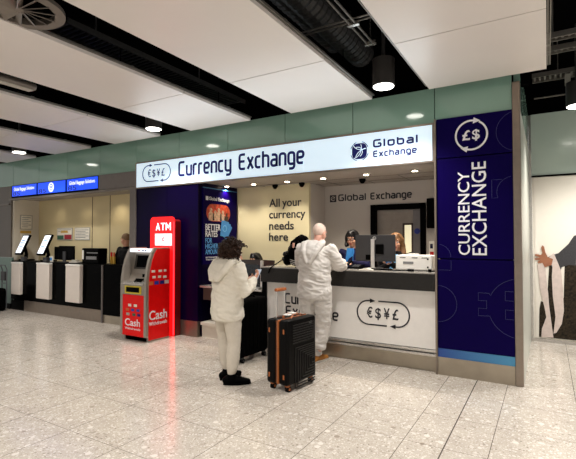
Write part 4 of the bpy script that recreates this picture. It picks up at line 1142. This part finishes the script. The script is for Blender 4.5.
def person(name, loc, rz, lab, J, skin, top, bottom, shoes, hs=1., torso=1., glasses=False, topname='jacket', bottomname='trousers', loose=.0,
           hair_m='hair_black', lips='skin', headM=None, slim=1., sleeve=None, legr=None, cat='person', top_noise=.008, bot_noise=.006, hood=False, hem=None):
    t = thing(name, loc, lab, cat, rz)
    M = headM or Matrix.Identity(3)
    pel, che, nb, hd = J['pelvis'], J['chest'], J['neck'], J['head']
    # --- body: one continuous surface
    bm = BM()
    mid = (pel+che)/2
    loft(bm, [pel+V(0, 0, -.05), pel+V(0, 0, .06), mid+V(0, 0, .02), che, che+V(0, 0, .13), nb+V(0, 0, -.05)],
         [(.155*slim, .105), (.16*slim, .11), (.135*slim, .095), (.155*slim, .11), (.15*slim, .085), (.065, .06)], 20, side=(1, 0, 0))
    loft(bm, [nb+V(0, 0, -.06), nb+V(0, .0, .02), hd+M @ V(0, -.02, -.06)], [.06, .052, .052], 14)
    head(bm, hd, M, hs)
    for s in ('L', 'R'):
        sh, el, wr = J['sh'+s], J['el'+s], J['wr'+s]
        loft(bm, [sh+(che-sh)*.35, sh, (sh+el)/2, el, (el+wr)/2, wr], [.055, .052, .044, .037, .034, .025], 14)
        hd_ = J.get('hd'+s, (wr-el).normalized()); pn = J.get('pn'+s, V(0, 0, -1))
        hand(bm, wr+hd_*.015, hd_, pn, J.get('curl', 25), 1 if s == 'L' else -1)
        hp, kn, an = J['hp'+s], J['kn'+s], J['an'+s]
        loft(bm, [hp+V(0, 0, .03), hp, (hp+kn)/2, kn, kn+(an-kn)*.35, an], [.085*slim, .088*slim, .07*slim, .052, .052*slim, .036], 14)
        ft = J['ft'+s]
        loft(bm, [an+V(0, 0, -.035)-ft*.05, an+V(0, 0, -.03)+ft*.06, an+V(0, 0, -.045)+ft*.16], [(.034, .034), (.042, .032), (.034, .02)], 12, side=V(ft.y, -ft.x, 0))
    body = remesh(bm, 'body', skin, t, .0075, 3)
    face_parts(t, body, hd, M, hs, glasses, lips, hair_m)
    # --- top
    if top:
        bm = BM(); L0 = .022+loose
        hz = hem if hem is not None else pel.z-.06
        hb = V(pel.x, pel.y, hz)
        loft(bm, [hb, hb+V(0, 0, .05), mid+V(0, 0, .0), che, che+V(0, 0, .13), nb+V(0, 0, -.045), nb+V(0, 0, .0)],
             [(.16*slim+L0, .115+L0), (.168*slim+L0*1.2, .12+L0*1.2), (.155*slim+L0*1.2, .11+L0*1.2), (.17*slim+L0, .118+L0), (.155*slim+L0, .095+L0), (.085+L0*.5, .07+L0*.5), (.066, .064)], 24, side=(1, 0, 0), caps=False)
        for s in ('L', 'R'):
            sh, el, wr = J['sh'+s], J['el'+s], J['wr'+s]
            q = loose
            loft(bm, [sh+(che-sh)*.35, sh, (sh+el)/2, el, (el+wr)/2, wr-(wr-el)*.06], [.078+q, .072+q, .064+q, .057+q*1.2, .052+q*1.3, .038+q*.6], 16)
        tb = remesh(bm, topname, top, t, .009, 6, top_noise, seed=loc[0])
        if hem is not None:
            bm = BM(); a_, b_ = .16*slim+L0+.006, .115+L0+.006
            loft(bm, [hb+V(0, 0, -.012), hb+V(0, 0, .0), hb+V(0, 0, .035), hb+V(0, 0, .05)], [(a_-.012, b_-.012), (a_-.004, b_-.004), (a_, b_), (a_-.01, b_-.01)], 40, side=(1, 0, 0), caps=False)
            link('hem_band', bm, top, tb, True)
            bm = BM()
            for s in ('L', 'R'):
                el, wr = J['el'+s], J['wr'+s]
                loft(bm, [wr-(wr-el)*.14, wr-(wr-el)*.10, wr+(wr-el)*.02], [.045+loose*.4, .042, .036], 16, caps=False)
                link('cuff', bm, top, tb, True); bm = BM()
            bm.free()
    if bottom:
        bm = BM(); lr = legr or [.1, .1, .085, .066, .064, .048]
        loft(bm, [pel+V(0, 0, .09), pel+V(0, 0, .0), pel+V(0, 0, -.09)], [(.165*slim, .118), (.175*slim, .125), (.16*slim, .12)], 20, side=(1, 0, 0))
        for s in ('L', 'R'):
            hp, kn, an = J['hp'+s], J['kn'+s], J['an'+s]
            loft(bm, [hp+V(0, 0, .04), hp, (hp+kn)/2, kn, kn+(an-kn)*.4, kn+(an-kn)*.75, an+V(0, 0, .055)], lr[:5]+[(lr[4]+lr[5])/2, lr[5]], 16)
        remesh(bm, bottomname, bottom, t, .009, 6, bot_noise, (9, 9, 16), seed=loc[1])
    if shoes:
        for s in ('L', 'R'):
            an, ft = J['an'+s], J['ft'+s]; g = V(an.x, an.y, 0)
            sd = V(ft.y, -ft.x, 0)
            bm = BM()
            loft(bm, [g+V(0, 0, .05)-ft*.06, g+V(0, 0, .055)+ft*.02, g+V(0, 0, .045)+ft*.11, g+V(0, 0, .035)+ft*.185], [(.040, .045), (.043, .05), (.046, .034), (.036, .022)], 14, side=sd)
            loft(bm, [g+V(0, 0, .06), g+V(0, 0, .1)], [.05, .046], 14)
            sho = remesh(bm, 'shoe', shoes[0], t, .007, 3)
            bm = BM(); pts = []
            for k in range(28):
                a = 2*PI*k/28; u = math.cos(a); vv = math.sin(a)
                pts.append(g+ft*(.06+.15*u)+sd*(.046*vv*(1.0 if u > -.2 else .92)))
            n = len(pts); lo = [bm.verts.new(V(p.x, p.y, .002)) for p in pts]; hi = [bm.verts.new(V(p.x, p.y, .024)) for p in pts]
            bm.faces.new(lo); bm.faces.new(hi[::-1])
            for k in range(n): bm.faces.new((lo[k], hi[k], hi[(k+1) % n], lo[(k+1) % n]))
            link('sole', bm, shoes[1], sho)
            bm = BM()
            for k in range(3):
                c_ = g+ft*(.05+.03*k)+V(0, 0, .098-.014*k)
                loft(bm, [c_-sd*.025, c_+V(0, 0, .006), c_+sd*.025], [.004]*3, 6)
            link('laces', bm, shoes[2], sho)
    return t, body

def standing(h, lean=0., yaw=0., sw=.19, hipw=.09):
    s = h/1.70
    J = dict(pelvis=V(0, 0, .93*s), chest=V(0, lean*.5, 1.24*s), neck=V(0, lean*.85, 1.45*s), head=V(0, lean*1.1+.015, 1.585*s))
    for q, n in ((-1, 'L'), (1, 'R')):
        J['sh'+n] = V(q*sw*s, lean*.8, 1.385*s); J['hp'+n] = V(q*hipw*s, 0, .88*s); J['kn'+n] = V(q*hipw*1.05*s, .015, .48*s); J['an'+n] = V(q*hipw*1.1*s, -.02, .085)
        J['ft'+n] = V(q*.25, 1, 0).normalized(); J['el'+n] = V(q*.25*s, lean*.5-.03, 1.10*s); J['wr'+n] = V(q*.27*s, .08, .87*s)
    return J

# ---- man in white
J = standing(1.76, .05, sw=.205)
J['shL'] = V(-.205, .05, 1.43); J['shR'] = V(.215, .05, 1.43)
J['elL'] = V(-.265, .14, 1.24); J['elR'] = V(.275, .14, 1.245)
J['wrL'] = V(-.23, .37, 1.225); J['wrR'] = V(.23, .40, 1.225); J['hdL'] = V(.4, .9, 0).normalized(); J['hdR'] = V(-.5, .85, .0).normalized()
J['anR'] = V(.03, .03, .085); J['knR'] = V(.11, .05, .50); J['hpR'] = V(.12, .0, .91); J['ftR'] = V(.25, .97, 0).normalized()
J['anL'] = V(-.15, .0, .085); J['knL'] = V(-.12, .03, .50); J['hpL'] = V(-.09, 0, .91)
J['head'] = V(.04, .09, 1.65); J['neck'] = V(.02, .05, 1.505)
HM = Euler((math.radians(-14), 0, math.radians(-14))).to_matrix()
man, mb = person('person', (-2.575, 4.965, 0), 0, 'person in white hoodie and sweatpants standing at the counter, back turned', J, 'skin_pink', 'sweat_white', 'sweat_white', ('tan_shoe', 'sole_white', 'orange'),
       headM=HM, topname='hoodie', bottomname='sweatpants', loose=.022, slim=1.03, hem=.82, legr=[.115, .118, .104, .09, .09, .066], lips='skin_pink', hair_m='hair_white', hs=1.0, top_noise=.017, bot_noise=.017)
hood_c = J['neck']
bm = BM()
for s in (-1, 1):
    loft(bm, [V(s*.05, .14, 1.49), V(s*.10, .05, 1.53), V(s*.115, -.05, 1.50), V(s*.085, -.125, 1.41), V(s*.02, -.165, 1.27)], [(.03, .025), (.04, .035), (.045, .045), (.04, .04), (.022, .025)], 12, side=(1, 0, 0))
loft(bm, [V(.02, -.03, 1.53), V(.01, -.095, 1.46), V(0, -.13, 1.38), V(0, -.15, 1.28)], [(.09, .03), (.09, .035), (.06, .03), (.02, .02)], 14, side=(1, 0, 0))
remesh(bm, 'hood', 'sweat_white', man, .008, 5, .006)
bm = BM(); Hc = J['head']
def hp(p): return Hc+HM @ V(*p)
for k in range(3): pass
ell(bm, hp((0, -.020, .034)), (.080, .093, .090), HM)
hobj = remesh(bm, 'hair', 'hair_white', man, .007, 2, .002)
# keep only the cropped back and sides, scalp on top shows through
bm = BM()
loft(bm, [V(-.26, -.0, .88)+V(.0, .0, 0), V(0, -.01, .88), V(.26, 0, .88)], [.001]*3, 6); bm.free()

# ---- woman in cream
J = standing(1.565, .02, sw=.18)
J['shL'] = V(-.165, .02, 1.255); J['shR'] = V(.165, .02, 1.255)
J['elR'] = V(.235, .06, .99); J['wrR'] = V(.15, .25, 1.11); J['hdR'] = V(-.15, .8, .55).normalized(); J['pnR'] = V(-.7, -.3, .4)
J['elL'] = V(-.25, .08, .99); J['wrL'] = V(-.04, .25, 1.08); J['hdL'] = V(.6, .7, .3).normalized(); J['pnL'] = V(.3, -.4, .8)
J['curl'] = 32
J['anR'] = V(.11, -.02, .085); J['knR'] = V(.115, .01, .45); J['ftR'] = V(.6, .8, 0).normalized()
J['anL'] = V(-.085, .06, .085); J['knL'] = V(-.095, .04, .45); J['ftL'] = V(.0, 1, 0)
HM = Euler((math.radians(-12), 0, math.radians(-22))).to_matrix()
J['head'] = V(.035, .065, 1.40); J['neck'] = V(.01, .02, 1.30)
wom, wb = person('person', (-3.045, 3.79, 0), math.radians(-14), 'person with curly brown hair in cream hoodie and leggings holding a phone', J, 'skin', 'hood_white', 'legging', ('black', 'black', 'black_matt'),
       headM=HM, topname='hoodie', bottomname='leggings', loose=.014, slim=.98, hem=.69, legr=[.11, .112, .093, .07, .072, .048], lips='lip', hair_m='hair_brown', hs=.93, top_noise=.012, bot_noise=.004)
bm = BM()
for s in (-1, 1):
    loft(bm, [V(s*.05, .14, 1.30), V(s*.11, .05, 1.34), V(s*.135, -.05, 1.31), V(s*.115, -.13, 1.22), V(s*.04, -.17, 1.14)], [(.03, .025), (.04, .035), (.045, .045), (.042, .04), (.045, .03)], 12, side=(1, 0, 0))
loft(bm, [V(0, -.04, 1.345), V(0, -.11, 1.28), V(0, -.145, 1.20), V(0, -.16, 1.14)], [(.09, .03), (.11, .035), (.10, .03), (.06, .02)], 14, side=(1, 0, 0))
remesh(bm, 'hood', 'hood_white', wom, .008, 5, .005)
# curls
bm = BM(); Hc = J['head']; rnd = random.Random(3)
for i in range(300):
    while True:
        v = V(rnd.gauss(0, 1), rnd.gauss(0, 1), rnd.gauss(0, 1)).normalized()
        if v.y < .45 or v.z > .45: break
    if v.y > .45 and v.z < .6: continue
    r = rnd.uniform(.10, .148)
    c = Hc+HM @ V(v.x*r*1.04, v.y*r*1.05-.02, v.z*r*1.0+.025)
    ax = V(rnd.gauss(0, 1), rnd.gauss(0, 1), rnd.gauss(0, 1)-.6).normalized(); a1, a2 = frame_of(ax)
    cr = rnd.uniform(.010, .017); pts = []
    for k in range(11):
        a = k*.95; pts.append(c+ax*(.006*k-.03)+a1*(cr*math.cos(a))+a2*(cr*math.sin(a)))
    loft(bm, pts, [.0065]*11, 5)
ell(bm, Hc+HM @ V(0, -.03, .03), (.095, .105, .105), HM)
link('hair', bm, 'hair_brown', wom, True)
t = thing('phone', Vector((-3.045, 3.79, 0))+Matrix.Rotation(math.radians(-14), 3, 'Z') @ V(.11, .345, 1.155), 'small phone held in the hands of the person in cream', 'phone', math.radians(-14))
bm = BM(); box(bm, -.036, .036, -.004, .004, -.06, .08, .003); q = link('case', bm, 'black', t); q.rotation_euler = (math.radians(-35), 0, math.radians(10))
bm = BM(); box(bm, -.032, .032, -.006, -.004, -.055, .075); q = link('display', bm, 'phone_screen', t); q.rotation_euler = (math.radians(-35), 0, math.radians(10))

# hair helpers for staff
def long_hair(t, c, M, m, length, s=1., spread=.09, seed=1, fringe=True):
    bm = BM()
    ell(bm, Vector(c)+M @ (V(0, -.022, .036)*s), V(.088, .102, .094)*s, M)
    for sx in (-1, 1):
        loft(bm, [Vector(c)+M @ (V(sx*.035, .045, .110)*s), Vector(c)+M @ (V(sx*.084, .01, .04)*s), Vector(c)+M @ (V(sx*spread, -.03, -.06)*s), Vector(c)+M @ (V(sx*spread*1.05, -.01, -.06-length*.5)*s), Vector(c)+M @ (V(sx*spread, .02, -.06-length)*s)],
             [(.022*s, .015*s), (.026*s, .022*s), (.034*s, .036*s), (.036*s, .040*s), (.022*s, .025*s)], 12, side=M @ V(0, 1, 0))
    loft(bm, [Vector(c)+M @ (V(0, -.07, .03)*s), Vector(c)+M @ (V(0, -.085, -.06)*s), Vector(c)+M @ (V(0, -.08, -.06-length)*s)], [(.085*s, .04*s), (.095*s, .04*s), (.07*s, .03*s)], 14, side=M @ V(1, 0, 0))
    remesh(bm, 'hair', m, t, .008, 3, .006, (20, 20, 8), seed=seed)

# ---- staff woman with glasses (faces the customers)
J = standing(1.68, .05)
for s, q in (('L', -1), ('R', 1)): J['el'+s] = V(q*.25, .10, 1.18); J['wr'+s] = V(q*.13, .28, 1.235); J['hd'+s] = V(-q*.5, .85, 0).normalized()
J['head'] = V(0, .07, 1.575)
HM = Euler((math.radians(-8), 0, math.radians(8))).to_matrix()
st, sb = person('person', (-2.47, 6.09, 0), PI+math.radians(-8), 'person with glasses in navy jacket and bright blue blouse behind the counter', J, 'skin_warm', 'suit_navy', 'suit_navy', ('black', 'black', 'black'), glasses=True, headM=HM, lips='lip', slim=.95, loose=.006)
long_hair(st, J['head'], HM, 'hair_black', .03, 1.05)
bm = BM(); prism(bm, [(-.05, 1.02), (.05, 1.02), (.062, 1.25), (.05, 1.44), (-.05, 1.44), (-.062, 1.25)], lambda u, v: V(u, .13 if v < 1.3 else .11, v), lambda u, v: V(u, .172 if v < 1.3 else .142, v)); link('blouse', bm, 'blouse_blue', st)
# ---- staff with long brown hair
J = standing(1.64, .05)
J['elL'] = V(-.20, .14, 1.10); J['wrL'] = V(-.02, .33, 1.24); J['hdL'] = V(.1, .8, .5).normalized(); J['pnL'] = V(0, -1, .3); J['curl'] = 12
J['elR'] = V(.22, .12, 1.12); J['wrR'] = V(.02, .30, 1.22); J['hdR'] = V(-.2, .7, .6).normalized()
HM = Euler((math.radians(-6), 0, math.radians(14))).to_matrix()
st2, _ = person('person', (-1.83, 6.12, 0), PI+math.radians(-4), 'person with long brown hair in black top half hidden by the monitor', J, 'skin', 'suit_black', 'suit_black', ('black', 'black', 'black'), headM=HM, lips='lip', hair_m='hair_auburn', slim=.92)
long_hair(st2, J['head'], HM, 'hair_auburn', .17, 1.05, .085, 5)
bm = BM(); prism(bm, [(-.07, 1.0), (.07, 1.0), (.07, 1.2), (.045, 1.36), (-.045, 1.36), (-.07, 1.2)], lambda u, v: V(u, .15 if v < 1.25 else .12, v), lambda u, v: V(u, .175 if v < 1.25 else .14, v)); link('blouse', bm, 'note_light', st2)

# ---- seated staff behind the low desk, only hair and forehead in view
t = thing('office_chair', (-4.23, 6.06, 0), 'dark office chair behind the low desk', 'chair')
bm = BM(); box(bm, -.22, .22, -.22, .2, .42, .47, .02); link('seat', bm, 'black', t)
bm = BM(); box(bm, -.2, .2, .19, .23, .52, .85, .02); box(bm, -.03, .03, .18, .21, .44, .6); link('backrest', bm, 'black', t)
bm = BM(); cyl(bm, (0, 0, .06), (0, 0, .42), .025, 12)
for k in range(5):
    a = 2*PI*k/5+.3; loft(bm, [(0, 0, .08), (.22*math.cos(a), .22*math.sin(a), .03)], [.018, .014], 8)
link('base', bm, 'mon_back', t)
J = dict(pelvis=V(0, 0, .56), chest=V(0, .02, .86), neck=V(0, .035, 1.07), head=V(0, .055, 1.215), curl=20)
for q, n in ((-1, 'L'), (1, 'R')):
    J['sh'+n] = V(q*.175, .02, 1.0); J['el'+n] = V(q*.2, .02, .80); J['wr'+n] = V(q*.12, .22, .895); J['hd'+n] = V(-q*.2, .9, -.05).normalized()
    J['hp'+n] = V(q*.09, .03, .56); J['kn'+n] = V(q*.1, .20, .52); J['an'+n] = V(q*.1, .19, .085); J['ft'+n] = V(q*.1, .99, 0).normalized()
HM = Euler((math.radians(-4), 0, math.radians(-10))).to_matrix()
st3, _ = person('person', (-4.23, 6.07, 0), PI, 'person with dark hair seated behind the low desk, mostly hidden by a monitor', J, 'skin_warm', 'suit_navy', 'suit_navy', ('black', 'black', 'black'), headM=HM, slim=.9)
long_hair(st3, J['head'], HM, 'hair_black', .06, 1.03)

# ---- man in dark suit behind the baggage desk (profile, looking left)
J = standing(1.68, .0)
for s, q in (('L', -1), ('R', 1)): J['el'+s] = V(q*(.24 if q < 0 else .36), -.01, 1.12); J['wr'+s] = V(q*(.22 if q < 0 else .40), .06, .90); J['hd'+s] = V(0, .2, -1); J['pn'+s] = V(-q, 0, 0)
HM = Euler((math.radians(-8), 0, math.radians(-78))).to_matrix()
st4, _ = person('person', (-7.14, 5.73, 0), PI-.1, 'person in dark suit standing behind the baggage desk, face in profile', J, 'skin', 'suit_black', 'suit_black', ('black', 'black', 'black'), headM=HM, lips='skin', hair_m='hair_grey', hs=.98, slim=1.05)
bm = BM(); ell(bm, J['head']+HM @ V(0, -.022, .042), (.079, .094, .086), HM); remesh(bm, 'hair', 'hair_grey', st4, .007, 2, .002)

# ------------------------------------------------------------------ wall poster at the right
t = thing('wall_advert', (.3, 7.77, 0), 'large wall advert of a person with outstretched hand and long pale scarf', 'poster')
X = lambda x: x-.3
P = FRONT(0)
link('sheet', B(X(-.17), X(1.9), -.008, 0, .06, 2.53), 'poster_white', t)
def shp(name, pts, m, w0): link(name, flat(BM(), [(X(u), v) for u, v in pts], P, .003, w0=w0), m, t)
shp('printed_dress', [(-.13, .07), (.0, .07), (.1, .07), (1.4, .07), (1.3, 1.5), (.75, 1.6), (.45, 1.5), (.26, 1.38), (.20, 1.15), (.15, .5), (.10, .12), (.07, .9), (.0, 1.12), (-.06, 1.05), (-.1, .4)][0:1]+[(-.12, .5), (-.10, .62), (-.02, .6), (.02, 1.2), (.09, 1.2), (.10, .5), (.14, .42), (.20, .7), (.22, 1.25), (.24, 1.42), (.5, 1.5), (1.3, 1.5), (1.4, .07)], 'poster_gold', .009)
shp('printed_sleeve', [(.05, 1.15), (-.03, 1.27), (.05, 1.33), (.14, 1.36), (.27, 1.50), (.34, 1.62), (.62, 1.75), (.75, 1.2), (.40, 1.17), (.28, 1.19), (.18, 1.15), (.15, 1.03), (.12, 1.1)], 'poster_grey', .012)
shp('printed_scarf', [(-.14, 1.18), (-.06, 1.22), (-.03, 1.12), (-.02, .95), (.0, .75), (.01, .55), (.06, .08), (-.10, .07), (-.09, .2), (-.03, .38), (-.05, .52), (-.11, .8), (-.12, 1.0)], 'poster_scarf', .015)
shp('printed_scarf', [(.02, 1.30), (.08, 1.36), (.12, 1.25), (.17, 1.1), (.19, .85), (.20, .5), (.17, .3), (.10, .16), (.06, .14), (.09, .4), (.06, .7), (.05, 1.0), (.06, 1.15)], 'poster_scarf', .016)
shp('printed_scarf', [(.36, 1.20), (.46, 1.25), (.62, 1.8), (.5, 1.75), (.40, 1.6)], 'poster_scarf', .0165)
shp('printed_hand', [(-.04, 1.14), (.05, 1.18), (.07, 1.27), (.0, 1.30), (-.03, 1.37), (-.045, 1.46), (-.07, 1.48), (-.085, 1.44), (-.07, 1.36), (-.09, 1.33), (-.16, 1.345), (-.175, 1.32), (-.10, 1.29), (-.17, 1.28), (-.175, 1.255), (-.10, 1.25), (-.14, 1.22), (-.125, 1.20), (-.07, 1.21)], 'poster_skin', .019)
shp('printed_head', [(.52, 1.75), (.68, 1.75), (.72, 1.95), (.66, 2.1), (.54, 2.1), (.48, 1.95)], 'poster_skin', .0185)

# ------------------------------------------------------------------ light inside the bays, world, camera
for x, e in ((-9.6, 2.5), (-8.6, 2.5), (-7.5, 8)): spot(x, 5.62, 2.46, e, 125, .9, (1, .88, .68), .05)
for x in (1.2, 3.2): spot(x, 6.6, 3.4, 150, 130, .8)
a_ = area(-3.72, FY-.03, 2.71, 5.1, .40, 14, (.88, .96, 1), (math.radians(-90), 0, 0)); a_.name = 'sign_boost_light'  # added unseen lamp at the sign face, boosts its emission onto the panels

w = bpy.data.worlds.new('World'); S.world = w; w.use_nodes = True
bg = w.node_tree.nodes['Background']; bg.inputs[0].default_value = (1, .97, .94, 1); bg.inputs[1].default_value = .35

cam = bpy.data.cameras.new('Camera'); cam.sensor_width = 36; cam.lens = 434.5/576*36; cam.clip_start = .05
co = bpy.data.objects.new('Camera', cam); COL.objects.link(co)
co.location = (0, 0, 1.55); co.rotation_euler = (math.radians(90+1.47), 0, math.radians(30.83))
S.camera = co
vs = S.view_settings
S.display_settings.display_device = 'sRGB'
vs.view_transform = 'Standard'; vs.look = 'None'; vs.exposure = .75; vs.gamma = 1.; vs.use_curve_mapping = False
